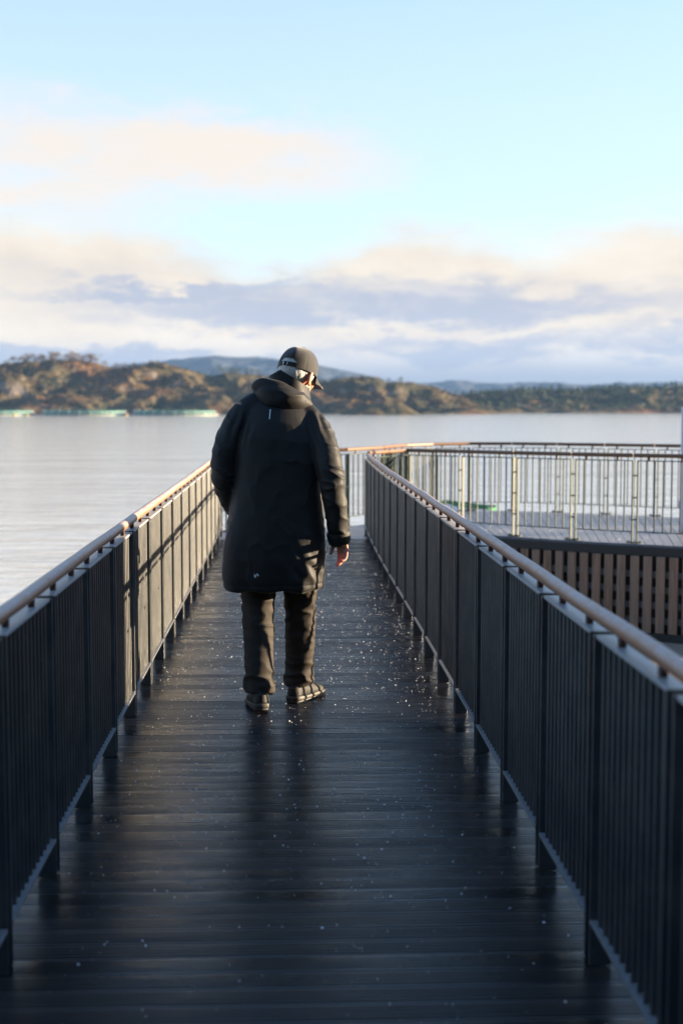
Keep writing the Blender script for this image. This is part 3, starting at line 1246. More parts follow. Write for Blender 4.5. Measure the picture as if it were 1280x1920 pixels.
L_ARM = [(-0.160, 0.035, 1.478, 0.066), (-0.216, 0.020, 1.395, 0.070), (-0.262, 0.000, 1.27, 0.067), (-0.268, 0.010, 1.15, 0.062),
         (-0.236, 0.075, 1.03, 0.058), (-0.188, 0.165, 0.945, 0.049)]
R_ARM = [(0.160, 0.020, 1.428, 0.066), (0.206, -0.030, 1.345, 0.070), (0.240, -0.080, 1.23, 0.067), (0.260, -0.105, 1.12, 0.062),
         (0.281, -0.082, 0.98, 0.055), (0.299, -0.042, 0.845, 0.047)]


def build_person():
    root = thing("person", "person in long black hooded coat, black cap and brown trousers walking away down the walkway", "person", (-0.045, 6.62, 0.0))
    root.scale = (1.005, 1.005, 1.01)

    # --- coat: body and sleeves grown together
    mb = MB()
    T = [  # z, cx, cy, rx, ry
        (0.600, -0.034, 0.020, 0.236, 0.150), (0.606, -0.034, 0.020, 0.248, 0.165), (0.66, -0.034, 0.020, 0.254, 0.172), (0.75, -0.030, 0.022, 0.254, 0.174),
        (0.88, -0.020, 0.024, 0.244, 0.170), (1.00, -0.012, 0.026, 0.232, 0.160), (1.12, -0.006, 0.028, 0.224, 0.152), (1.24, 0.000, 0.032, 0.222, 0.150),
        (1.34, 0.004, 0.040, 0.218, 0.148), (1.42, 0.006, 0.050, 0.204, 0.140), (1.48, 0.008, 0.062, 0.176, 0.126), (1.53, 0.016, 0.078, 0.138, 0.108),
        (1.575, 0.026, 0.095, 0.105, 0.092), (1.61, 0.034, 0.108, 0.085, 0.080)]
    mb.rings([sring(cx, cy, z + 0.0, rx, ry, p=2.5 if z < 1.4 else 2.2, tilt=(-0.10 if z > 1.3 else 0.0)) for z, cx, cy, rx, ry in T])
    limb(mb, L_ARM)
    limb(mb, R_ARM)
    # shoulder yoke, left shoulder a touch higher
    limb(mb, [(-0.172, 0.038, 1.472, 0.062), (-0.10, 0.055, 1.502, 0.072), (0.02, 0.07, 1.51, 0.078), (0.10, 0.05, 1.472, 0.072), (0.172, 0.010, 1.422, 0.062)])
    coat = remesh(mb, 0.0055, 6, "coat")

    def folds(co, no):
        x, y, z = co.T
        arm_r = smoothstep(0.195, 0.235, x) * smoothstep(0.80, 0.86, z)
        arm_l = smoothstep(-0.20, -0.24, x) * smoothstep(0.90, 0.95, z)
        arm = np.maximum(arm_r, arm_l)
        body = 1 - arm
        th = np.arctan2(y - 0.02, x + 0.02)
        d = np.zeros(len(x))
        low = smoothstep(1.12, 0.62, z)
        # hanging drape
        d += body * low * 0.0055 * np.sin(th * 7 + 2.2 * pnoise(x * 5, y * 5, z * 2.2) + z * 1.3)
        d += body * 0.006 * fbm(x * 4.0, y * 4.0, z * 1.6, 2)
        rg = np.clip(1 - np.abs(fbm(x * 5 + z * 2.2, y * 5, z * 3.6 - x * 2.0, 3)) * 3.2, 0, 1)
        d += body * 0.0035 * rg ** 2 * smoothstep(1.45, 1.30, z)
        # pull folds at the right hip and hem
        hip = np.exp(-(((x - 0.15) / 0.10) ** 2 + ((z - 0.70) / 0.11) ** 2)) * (y < 0.08)
        d += hip * 0.0035 * np.sin((x * 0.75 + z * 0.65) * 95 + 2.5 * pnoise(x * 14, y * 14, z * 10))
        # sleeves: wrinkles run round the arm, gathered at the elbow and above the cuff
        s_ = z + 0.35 * np.where(x > 0, y, -y)
        w1 = np.clip(1 - np.abs(pnoise(x * 7 + z * 6, y * 7, s_ * 17)) * 3.4, 0, 1) ** 1.5
        el = 0.35 + np.exp(-((z - 1.13) / 0.09) ** 2) + 0.7 * np.exp(-((z - 0.90) / 0.05) ** 2) + 0.5 * np.exp(-((z - 1.38) / 0.07) ** 2)
        d += arm * el * 0.0075 * (w1 ** 1.6 - 0.25)
        d += arm * 0.006 * fbm(x * 9, y * 9, z * 6, 3)
        # shoulder creases
        sh = np.exp(-(((np.abs(x) - 0.185) / 0.05) ** 2 + ((z - 1.40) / 0.07) ** 2))
        d += sh * 0.006 * np.sin((np.abs(x) * 1.0 + z * 0.35) * 130 + 3 * pnoise(x * 12, y * 12, z * 12))
        # stitched hem: a shallow groove all round above the edge
        d -= body * 0.0022 * np.exp(-((z - 0.632) / 0.0045) ** 2)
        return d
    displace(coat, folds)
    o_coat = obj("coat", coat, M["black_shell"], root)

    # cuff straps
    cm = MB()
    q0, q1 = Vector((0.2885, -0.050, 0.888)), Vector((0.300, -0.036, 0.828))
    cm.tube([q0, q0.lerp(q1, 0.15), q0.lerp(q1, 0.85), q1], [0.055, 0.0595, 0.0555, 0.049], 28)
    obj("cuff", auto_smooth(cm.mesh("cuff"), 60), M["black_shell"], root)
    cm = MB()
    q0, q1 = Vector((-0.196, 0.148, 0.958)), Vector((-0.172, 0.19, 0.918))
    cm.tube([q0, q0.lerp(q1, 0.15), q0.lerp(q1, 0.85), q1], [0.056, 0.060, 0.056, 0.050], 28)
    obj("cuff", auto_smooth(cm.mesh("cuff"), 60), M["black_shell"], root)

    # marks on the back: a thin pale strip below the hood, a small squiggle near the hem
    from mathutils.bvhtree import BVHTree
    vs = [v.co.copy() for v in coat.vertices]
    bvh = BVHTree.FromPolygons(vs, [tuple(p.vertices) for p in coat.polygons])

    def on_back(x, z, off=0.0025):
        h = bvh.ray_cast(Vector((x, -1.5, z)), Vector((0, 1, 0)))
        return (h[0].y if h[0] else -0.12) - off

    def ribbon(name, pts, w, mat):
        m_ = MB()
        for (xa, za), (xb, zb) in zip(pts, pts[1:]):
            d = Vector((xb - xa, 0, zb - za)).normalized()
            s_ = Vector((-d.z, 0, d.x)) * (w / 2)
            k_ = 4
            for i in range(k_):
                c0 = Vector((xa + (xb - xa) * i / k_, 0, za + (zb - za) * i / k_))
                c1 = Vector((xa + (xb - xa) * (i + 1) / k_, 0, za + (zb - za) * (i + 1) / k_))
                quad = [c0 - s_, c1 - s_, c1 + s_, c0 + s_]
                fr = [Vector((q.x, on_back(q.x, q.z), q.z)) for q in quad]
                bk = [Vector((q.x, q.y + 0.0015, q.z)) for q in fr]
                m_.add(fr + bk, [(0, 1, 2, 3), (7, 6, 5, 4), (0, 4, 5, 1), (1, 5, 6, 2), (2, 6, 7, 3), (3, 7, 4, 0)])
        return obj(name, m_.mesh(name), M[mat], o_coat)
    ribbon("reflective_strip", [(-0.0405, 1.486), (-0.0450, 1.438)], 0.0042, "reflective_print")["label"] = "thin pale reflective strip on the upper back"
    x0, z0 = -0.110, 0.686
    ribbon("printed_mark", [(x0 - 0.011, z0 + 0.006), (x0 - 0.005, z0 - 0.001), (x0 - 0.011, z0 - 0.004), (x0 - 0.006, z0 - 0.010), (x0 + 0.004, z0 + 0.009), (x0 + 0.011, z0 - 0.003)],
           0.0036, "reflective_print")["label"] = "small white squiggle mark near the coat hem"

    # --- hood gathered behind the neck, and stand-up collar
    hm = MB()
    # a soft rolled edge round the collar and a flat pouch hanging on the upper back
    limb(hm, [(-0.112, 0.105, 1.578, 0.018), (-0.106, 0.030, 1.600, 0.027), (-0.055, -0.018, 1.606, 0.029), (0.030, -0.030, 1.584, 0.028),
              (0.104, 0.000, 1.545, 0.025), (0.150, 0.070, 1.515, 0.018)], 20, 30)
    P = [(-0.112, 0.055, 1.560, 0.022, 0.040), (-0.060, -0.030, 1.556, 0.028, 0.050), (0.020, -0.052, 1.540, 0.030, 0.056), (0.090, -0.028, 1.520, 0.028, 0.048), (0.150, 0.035, 1.492, 0.018, 0.030)]
    q = spline(P, 28)
    hm.tube([tuple(a[:3]) for a in q], [(float(a[3]), float(a[4])) for a in q], 20)
    hm.ellipsoid((0.03, 0.075, 1.56), (0.112, 0.092, 0.046))
    hood = remesh(hm, 0.0055, 3, "hood")

    def hfold(co, no):
        x, y, z = co.T
        rg = np.clip(1 - np.abs(fbm(x * 4, y * 4, z * 12, 2)) * 3.0, 0, 1)
        d = 0.0055 * (rg ** 1.6 - 0.25) + 0.002 * fbm(x * 9, y * 9, z * 12, 2)
        return d
    displace(hood, hfold)
    obj("hood", hood, M["black_shell"], root)

    cx, cy = 0.048, 0.105
    P = []
    for j in range(9):
        t_ = j / 8
        row = []
        for i in range(57):
            a = R(-90) + R(-158) + R(316) * i / 56      # -90 = straight back
            rad_b, rad_t = 0.112, 0.100
            rr = rad_b + (rad_t - rad_b) * t_ + 0.004 * math.sin(a * 5 + 1.0) * t_
            x = cx + rr * math.cos(a) * 1.02
            y = cy + rr * math.sin(a) * 0.98
            zb_ = 1.545 - 0.30 * (x - cx)
            zt_ = 1.655 - 0.62 * (x - cx) * (1.0 if x > cx - 0.04 else 0.35) - 0.35 * max(0, y - cy)
            if x <= cx - 0.04:
                zt_ = 1.655 + 0.62 * 0.04 - 0.55 * (cx - 0.04 - x) - 0.35 * max(0, y - cy)
            row.append((x, y, zb_ + (max(zt_, zb_ + 0.02) - zb_) * t_))
        P.append(row)
    obj("collar", auto_smooth(shell(P, 0.009).mesh("collar"), 60), M["black_shell"], root)

    # --- trousers
    tm = MB()
    limb(tm, [(-0.085, 0.030, 0.95, 0.105), (-0.105, 0.030, 0.74, 0.098), (-0.107, 0.035, 0.58, 0.088), (-0.106, 0.035, 0.46, 0.079), (-0.104, 0.008, 0.30, 0.075),
              (-0.101, -0.030, 0.16, 0.073), (-0.100, -0.047, 0.085, 0.073)], 28, 40)
    limb(tm, [(0.085, 0.030, 0.95, 0.105), (0.100, 0.060, 0.74, 0.096), (0.104, 0.095, 0.58, 0.085), (0.104, 0.125, 0.46, 0.078), (0.102, 0.155, 0.30, 0.075),
              (0.100, 0.178, 0.16, 0.073), (0.099, 0.186, 0.085, 0.074)], 28, 40)
    tm.ellipsoid((0, 0.03, 0.93), (0.17, 0.115, 0.12))
    trou = remesh(tm, 0.0058, 3, "trousers")

    def tfold(co, no):
        x, y, z = co.T
        a = np.where(x < 0, 1.0, -1.0)
        ank = np.exp(-((z - 0.135) / 0.055) ** 2)
        kne = np.exp(-((z - 0.45) / 0.10) ** 2)
        w1 = np.clip(1 - np.abs(pnoise(x * 8 + z * 4 * a, y * 8, z * 20)) * 3.0, 0, 1) ** 1.4
        d = (ank * 0.015 + kne * 0.007 + 0.0028) * (w1 - 0.4)
        # long hanging creases
        lx = np.where(x < 0, x + 0.104, x - 0.102)
        d += 0.0008 * np.sin(lx * 50 + 2.5 * pnoise(x * 4, y * 4, z * 2.3) + z * 3 * a)
        d += 0.004 * fbm(x * 6, y * 6, z * 5, 3)
        return d
    displace(trou, tfold)
    obj("trousers", trou, M["brown_trouser"], root)

    # --- shoes
    def shoe(ax, ay, rz, pitch, zoff):
        e = bpy.data.objects.new("shoe", None)
        COL.objects.link(e)
        e.parent = root
        e.location = (ax, ay, zoff)
        e.rotation_euler = (pitch, 0, rz)
        st = [(-0.088, 0.016, 0.052), (-0.084, 0.027, 0.078), (-0.070, 0.035, 0.100), (-0.04, 0.039, 0.112), (0.0, 0.041, 0.112), (0.04, 0.043, 0.098),
              (0.085, 0.046, 0.080), (0.125, 0.049, 0.066), (0.160, 0.047, 0.058), (0.186, 0.039, 0.052), (0.200, 0.024, 0.046)]
        rr = []
        for y, w, h in st:
            ring = []
            for k_ in range(20):
                a = 2 * math.pi * k_ / 20
                c, s_ = math.cos(a), math.sin(a)
                zz = 0.026 + (h - 0.026) * max(s_, 0) ** 0.8 if s_ > 0 else 0.026 + 0.004 * s_
                ring.append((w * math.copysign(abs(c) ** 0.8, c), y, zz))
            rr.append(ring)
        m_ = MB().rings(rr)
        obj("upper", auto_smooth(m_.mesh("upper"), 60), M["shoe_upper"], e)

        def slab(z0, z1, grow, name, mat, rise=0.0):
            nst = [(-0.097, 0.010)] + [(y * (1.04 if abs(y) > 0.06 else 1), w + grow) for y, w, h in st] + [(0.213, 0.008)]
            out = [(w, y) for y, w in nst] + [(-w, y) for y, w in reversed(nst)]
            def ringz(z, g, up):
                return [(x * g, y * (0.5 + g / 2), z + (up * smoothstep(0.02, -0.09, np.array(y)) if up else 0.0)) for x, y in out]
            m2 = MB().rings([ringz(z0, 0.94, 0), ringz(z0 + 0.004, 1.0, 0), ringz(z1 - 0.004, 1.0, rise), ringz(z1, 0.95, rise)])
            obj(name, auto_smooth(m2.mesh(name), 50), M[mat], e)
        slab(0.0095, 0.027, 0.0065, "midsole", "shoe_sole", 0.007)
        slab(0.0, 0.010, 0.003, "outsole", "rubber")
        # pale heel counter and side stripe
        P = []
        for j in range(4):
            row = []
            for i in range(15):
                a = R(-90) + R(-75 + 150 * i / 14)
                w = 0.0415 - 0.002 * j
                row.append((w * math.cos(a), -0.048 + 0.046 * math.sin(a), 0.040 + 0.012 * j))
            P.append(row)
        obj("heel_counter", auto_smooth(shell(P, 0.004).mesh("heel_counter"), 60), M["shoe_trim"], e)
        m3 = MB()
        for i in range(4):
            y = 0.045 + 0.022 * i
            zz = 0.096 - 0.0075 * i
            m3.tube([(-0.022, y, zz - 0.006), (0, y + 0.004, zz + 0.004), (0.022, y, zz - 0.006)], 0.003, 6)
        obj("laces", m3.mesh("laces", True), M["shoe_trim"], e)
    shoe(-0.100, -0.040, R(9), R(-4.0), 0.0115)
    shoe(0.103, 0.185, R(-30), 0.0, 0.0015)

    # --- head frame
    H = Matrix.Translation((0.094, 0.150, 1.665)) @ Matrix.Scale(1.08, 4) @ Matrix.Rotation(R(-32), 4, 'Z') @ Matrix.Rotation(R(-17), 4, 'X') @ Matrix.Rotation(R(5), 4, 'Y')

    # --- body: one continuous figure under the clothes
    bm_ = MB()
    hb = MB()
    hb.ellipsoid((0, -0.008, 0.018), (0.076, 0.096, 0.094), 32, 20)
    hb.ellipsoid((0, 0.032, -0.052), (0.058, 0.062, 0.068), 28, 16)
    hb.ellipsoid((0, 0.072, -0.098), (0.026, 0.022, 0.020))
    hb.ellipsoid((0, 0.098, -0.030), (0.013, 0.020, 0.013))
    hb.ellipsoid((0, 0.091, -0.012), (0.009, 0.012, 0.024))
    hb.ellipsoid((0, 0.086, -0.068), (0.022, 0.010, 0.0075))
    hb.ellipsoid((0, 0.080, 0.014), (0.052, 0.014, 0.011))
    for s_ in (-1, 1):
        er = Matrix.Rotation(R(-10), 4, 'X') @ Matrix.Rotation(R(24 * s_), 4, 'Z')
        hb.ellipsoid((s_ * 0.083, -0.012, -0.022), (0.0085, 0.021, 0.034), 18, 12, er.to_3x3())
        hb.ellipsoid((s_ * 0.078, -0.002, -0.046), (0.008, 0.010, 0.014), 14, 10)
        hb.ellipsoid((s_ * 0.042, 0.058, -0.036), (0.02, 0.02, 0.018))
    bm_.add([H @ Vector(p) for p in hb.v], hb.f)
    hb2 = H @ Vector((0, -0.02, -0.06))
    limb(bm_, [(*hb2, 0.058), (0.055, 0.105, 1.56, 0.058), (0.03, 0.08, 1.47, 0.066), (0.01, 0.05, 1.35, 0.12), (0.0, 0.04, 1.15, 0.115), (0, 0.03, 0.95, 0.11)], 24, 30)
    for A in (L_ARM, R_ARM):
        limb(bm_, [(p[0], p[1], p[2], max(0.029, p[3] * 0.55)) for p in A], 18, 24)
    limb(bm_, [(-0.17, 0.04, 1.45, 0.04), (0.01, 0.06, 1.46, 0.05), (0.17, 0.045, 1.41, 0.04)], 16, 12)
    for sgn, path in ((-1, [(-0.07, 0.03, 0.95, 0.07), (-0.104, 0.035, 0.55, 0.058), (-0.103, 0.0, 0.28, 0.046), (-0.100, -0.045, 0.07, 0.034)]),
                      (1, [(0.07, 0.03, 0.95, 0.07), (0.102, 0.10, 0.55, 0.058), (0.101, 0.155, 0.28, 0.046), (0.100, 0.185, 0.07, 0.034)])):
        limb(bm_, path, 18, 20)

    def hand(wrist, down, wide, palm, flip=1.0):
        """down: wrist to knuckles; wide: little finger to index; palm: way the fingers curl"""
        wrist, down, wide, palm = Vector(wrist), Vector(down).normalized(), Vector(wide).normalized(), Vector(palm).normalized()
        k0 = wrist + down * 0.070
        prev = None
        # palm: flattened tube
        secs = [(0.0, 0.026, 0.021), (0.018, 0.033, 0.019), (0.045, 0.041, 0.017), (0.070, 0.041, 0.015), (0.080, 0.034, 0.011)]
        rr = []
        for s_, w, th in secs:
            c = wrist + down * s_
            rr.append([c + wide * (w * math.cos(2 * math.pi * i / 16)) + palm * (th * math.sin(2 * math.pi * i / 16)) for i in range(16)])
        bm_.rings(rr)
        for i, (off, ln, rad, cu) in enumerate(((-0.032, 0.80, 0.0075, 1.35), (-0.011, 0.95, 0.0082, 1.10), (0.011, 1.0, 0.0085, 0.88), (0.033, 0.92, 0.0082, 0.60))):
            p = k0 + wide * off - down * 0.004
            pts = [(*p, rad * 1.1)]
            ang = R(16) * cu
            for seg, add in ((0.044, 26), (0.027, 34), (0.021, 22)):
                d = down * math.cos(ang) + palm * math.sin(ang)
                p = p + d * (seg * ln)
                pts.append((*p, rad * (1.0 if seg > 0.03 else 0.92 if seg > 0.025 else 0.72)))
                ang += R(add) * cu
            limb(bm_, pts, 10, 15)
        p = wrist + down * 0.018 + wide * 0.024 + palm * 0.006
        d1 = (down * 0.75 + wide * 0.50 + palm * 0.55).normalized()
        d2 = (down * 0.85 + wide * 0.05 + palm * 0.60).normalized()
        pts = [(*p, 0.0135), (*(p + d1 * 0.030), 0.0115), (*(p + d1 * 0.030 + d2 * 0.030), 0.0098), (*(p + d1 * 0.030 + d2 * 0.053), 0.0070)]
        limb(bm_, pts, 10, 15)
    hand((0.303, -0.034, 0.862), (0.16, -0.05, -0.98), (-0.62, 0.78, -0.05), (-0.77, -0.60, -0.18))
    hand((-0.178, 0.178, 0.930), (0.35, 0.70, -0.62), (0.75, -0.1, 0.3), (0.45, -0.5, -0.6))
    body = remesh(bm_, 0.0046, 2, "body")
    obj("body", body, M["skin"], root)
    for s_ in (-1, 1):
        ey = MB().ellipsoid((s_ * 0.030, 0.077, -0.006), (0.0125, 0.0125, 0.0115))
        obj("eye", mesh("eye", [H @ Vector(p) for p in ey.v], ey.f, True), M["boat_white"], root)

    # --- hair at the nape and sides
    P = []
    for j in range(12):
        t_ = j / 11
        row = []
        for i in range(57):
            a = R(-90) + R(-112) + R(224) * i / 56
            off = abs(i / 56 - 0.5) * 2
            zlo = -0.068 + 0.040 * max(0.0, off - 0.45)
            if 0.62 < off < 0.86:
                zlo = -0.002
            z = zlo + (0.062 - zlo) * t_
            q = math.sqrt(max(0.05, 1 - ((z - 0.018) / 0.098) ** 2))
            wv = 0.0012 * math.sin(i * 2.9) + 0.001 * math.sin(i * 1.3 + j)
            rx = 0.076 * q + 0.0055 + wv - (0.0045 if z > 0.004 else 0.0)
            ry = 0.096 * q + 0.0065 + wv - (0.0055 if z > 0.004 else 0.0)
            row.append(H @ Vector((rx * math.cos(a), -0.008 + ry * math.sin(a), z)))
        P.append(row)
    obj("hair", auto_smooth(shell(P, 0.006).mesh("hair"), 70), M["white_hair"], root)

    # --- cap with strap, buckle and peak
    cap = bpy.data.objects.new("cap", None)
    COL.objects.link(cap)
    cap.parent = root
    cap.matrix_local = H
    NU, NV = 120, 26
    m_ = MB()
    grid = []
    for j in range(NV + 1):
        a = (j / NV) * math.pi / 2 * 0.985
        rho = math.cos(a) ** 0.72
        hgt = math.sin(a) ** 1.05
        row = []
        for i in range(NU):
            ph = 2 * math.pi * i / NU          # 0 = front (+y)
            seam = math.exp(-((((ph / (math.pi / 3)) + 0.5) % 1.0 - 0.5) / 0.035) ** 2) * 0.0013
            dent = 0.0035 * mnoise.noise(Vector((math.cos(ph) * 2.0, math.sin(ph) * 2.0, hgt * 2.2))) * (0.3 + hgt)
            g = 1 + (dent - seam) / 0.09
            bulge = 1.0 + 0.02 * math.sin(a * 2)
            row.append(Vector((0.0885 * rho * g * bulge * math.sin(ph), -0.004 + 0.108 * rho * g * bulge * math.cos(ph), 0.002 + 0.116 * hgt + 0.010 * max(0, math.cos(ph)) * hgt)))
        grid.append(row)
    keep = []
    def back_off(i):
        return abs(((i / NU) * 360 - 180))
    for j in range(NV):
        for i in range(NU):
            z = grid[j][i].z
            bo = back_off(i + 0.5)
            arch = 0.040 * math.sqrt(max(0, 1 - (bo / 40) ** 2)) if bo < 40 else -1
            if bo < 40 and z < max(arch, 0.026):
                continue
            keep.append((j, i))
    inn = [[p * 0.972 + Vector((0, 0, 0.001)) for p in r_] for r_ in grid]
    m_.v = [tuple(p) for r_ in grid for p in r_] + [tuple(p) for r_ in inn for p in r_]
    off = (NV + 1) * NU
    ks = set(keep)
    for j, i in keep:
        i2 = (i + 1) % NU
        a, b, c, d = j * NU + i, j * NU + i2, (j + 1) * NU + i2, (j + 1) * NU + i
        m_.f.append((a, d, c, b))
        m_.f.append((off + a, off + b, off + c, off + d))
        for (nj, ni), (p, q) in (((j - 1, i), (a, b)), ((j, i2), (b, c)), ((j, (i - 1) % NU), (d, a))):
            if (nj, ni) not in ks:
                m_.f.append((p, q, off + q, off + p))
    obj("crown", auto_smooth(m_.mesh("crown"), 50), M["black_cotton"], cap)
    obj("button", MB().ellipsoid((0, 0.002, 0.1205), (0.007, 0.007, 0.004)).mesh("button", True), M["black_cotton"], cap)
    # strap across the opening
    P = []
    for z in (0.001, 0.006, 0.016, 0.021):
        P.append([Vector((0.0900 * math.sin(R(180 + b)), -0.004 + 0.1095 * math.cos(R(180 + b)), z)) for b in np.linspace(44, -44, 29)])
    obj("strap", auto_smooth(shell(P, 0.003).mesh("strap"), 50), M["black_cotton"], cap)
    bx = []
    for sx, sz in ((-0.0105, 0.0), (0.0105, 0.0)):
        bx.append(((sx, 0.011 - 0.013), (sx, 0.011 + 0.013)))
    bk = MB()
    def bp(x, z):
        return Vector((x, -0.004 - 0.1125 * math.sqrt(max(0, 1 - (x / 0.0925) ** 2)), z))
    bk.tube([bp(-0.010, -0.002), bp(-0.010, 0.024)], 0.0024, 8)
    bk.tube([bp(0.010, -0.002), bp(0.010, 0.024)], 0.0013, 8)
    bk.tube([bp(-0.010, -0.002), bp(0.010, -0.002)], 0.0012, 8)
    bk.tube([bp(-0.010, 0.024), bp(0.010, 0.024)], 0.0012, 8)
    obj("buckle", bk.mesh("buckle", True), M["buckle_metal"], cap)
    P = []
    for j in range(10):
        w = j / 9
        row = []
        for i in range(33):
            u = -1 + 2 * i / 32
            ph = u * R(62)
            xi, yi = 0.0885 * math.sin(ph), -0.004 + 0.108 * math.cos(ph)
            ext = 0.094 * (1 - abs(u) ** 2.6) ** 0.8
            x = xi * (1 + 0.03 * w)
            y = yi + ext * w
            z = 0.004 - 0.016 * w * (1 - abs(u) ** 2) - 0.030 * (u * u) * w - 0.004 * u * u
            row.append(Vector((x, y, z)))
        P.append(row)
    obj("peak", auto_smooth(shell(P, 0.004).mesh("peak"), 50), M["black_cotton"], cap)
    return root


build_person()

# ------------------------------------------------------------------ small things beyond the railings
def build_white_post():
    root = thing("white_post", "white painted upright board on the boardwalk at the right picture edge", "post", (4.735, 15.75, 0.0), R(6))
    obj("board", MB().box(-0.055, 0.055, -0.02, 0.02, 0.0, 1.50, 0.006).mesh("board"), M["white_paint"], root)
    obj("side_board", MB().box(0.06, 0.20, -0.035, -0.005, 0.02, 1.46, 0.004).mesh("side_board"), M["white_paint"], root)
    obj("crosspiece", MB().box(-0.055, 0.20, 0.022, 0.05, 0.30, 0.38, 0.004).mesh("crosspiece"), M["white_paint"], root)
    obj("foot_block", MB().box(0.035, 0.10, -0.10, -0.037, 0.0, 0.11, 0.006).mesh("foot_block"), M["boat_white"], root)
    p = thing("flagpole", "thin dark green pole rising at the right picture edge", "pole", (5.02, 16.0, 0.0))
    obj("shaft", MB().tube([(0, 0, 0.02), (0, 0, 2.2), (0, 0, 5.2)], [0.034, 0.031, 0.022], 16).mesh("shaft", True), M["green_steel"], p)
    obj("base_plate", MB().box(-0.09, 0.09, -0.09, 0.09, 0.0, 0.02, 0.003).mesh("base_plate"), M["green_steel"], p)
    obj("finial", MB().ellipsoid((0, 0, 5.23), (0.045, 0.045, 0.045)).mesh("finial", True), M["buckle_metal"], p)


build_white_post()


def build_dinghy():
    root = thing("dinghy", "small green and white dinghy afloat beyond the far railing", "boat", (5.02, 37.0, WATER), R(62))
    root.scale = (0.62, 0.62, 0.7)
    L, Wd = 2.3, 0.58
    st = []
    for i in range(13):
        t_ = i / 12
        w = Wd * (1 - max(0, (t_ - 0.45) / 0.55) ** 2.2) * (0.86 + 0.14 * min(1, t_ / 0.3))
        y = -L / 2 + L * t_
        zt_ = 0.42 + 0.18 * t_ ** 2
        st.append((y, max(w, 0.02), zt_))
    P = []
    for y, w, zt_ in st:
        row = []
        for k_ in range(13):
            a = math.pi * k_ / 12
            row.append(Vector((-w * math.cos(a), y, zt_ - (zt_ + 0.14) * math.sin(a) ** 0.6)))
        P.append(row)
    obj("hull", auto_smooth(shell(P, 0.02).mesh("hull"), 50), M["boat_white"], root)
    for s_ in (-1, 1):
        m_ = MB().tube([(s_ * (w + 0.02), y, z + 0.01) for y, w, z in st], 0.055, 10)
        obj("gunwale", m_.mesh("gunwale", True), M["boat_green"], root)
    obj("transom", MB().box(-Wd * 0.84, Wd * 0.84, -L / 2 - 0.03, -L / 2 + 0.01, -0.05, 0.42).mesh("transom"), M["boat_green"], root)
    obj("thwart", MB().box(-Wd * 0.9, Wd * 0.9, -0.3, -0.05, 0.28, 0.31).mesh("thwart"), M["lime_paint"], root)
    obj("bow_fender", MB().ellipsoid((0, L / 2 + 0.04, 0.56), (0.13, 0.11, 0.1)).mesh("bow_fender", True), M["lime_paint"], root)


build_dinghy()


def build_rock():
    nu, nv = 90, 30
    xs = np.linspace(-4.2, 9, nu)
    ys = np.linspace(-3.0, 3.6, nv)
    X, Y = np.meshgrid(xs, ys)
    t_ = smoothstep(-4.0, 1.5, X)
    prof = np.clip(1 - (np.abs(Y) / 3.2) ** 2.2, 0, 1)
    Z = -0.9 + (1.92 * (0.10 + 0.90 * t_)) * prof ** 0.6 + 0.16 * fbm(X * 0.7, Y * 0.9, 4.4, 5) * prof
    root = thing("rock_ledge", "low pale rock ledge with dry grass beyond the far railing", "rock", (8.9, 25.2, WATER + 0.32), 0)
    obj("stone", grid_mesh("stone", X, Y, Z), M["pale_rock"], root)
    # dry tufts growing along its back edge
    for q in range(9):
        cx = random.uniform(-1.5, 6.0)
        cy = random.uniform(1.0, 2.0)
        m_ = MB()
        iz = Z[int((cy + 3) / 6.6 * (nv - 1)), int((cx + 4.2) / 13.2 * (nu - 1))]
        for k_ in range(40):
            a = random.uniform(0, 6.28); ln = random.uniform(0.15, 0.5); le = random.uniform(0.05, 0.22)
            bx_, by_ = cx + random.gauss(0, 0.10), cy + random.gauss(0, 0.10)
            dx, dy = math.cos(a) * le, math.sin(a) * le
            m_.add([(bx_ - 0.006, by_, iz - 0.05), (bx_ + 0.006, by_, iz - 0.05), (bx_ + dx, by_ + dy, iz + ln)], [(0, 1, 2)])
        obj("grass_tuft", m_.mesh("grass_tuft"), M["dry_grass"], root)


build_rock()

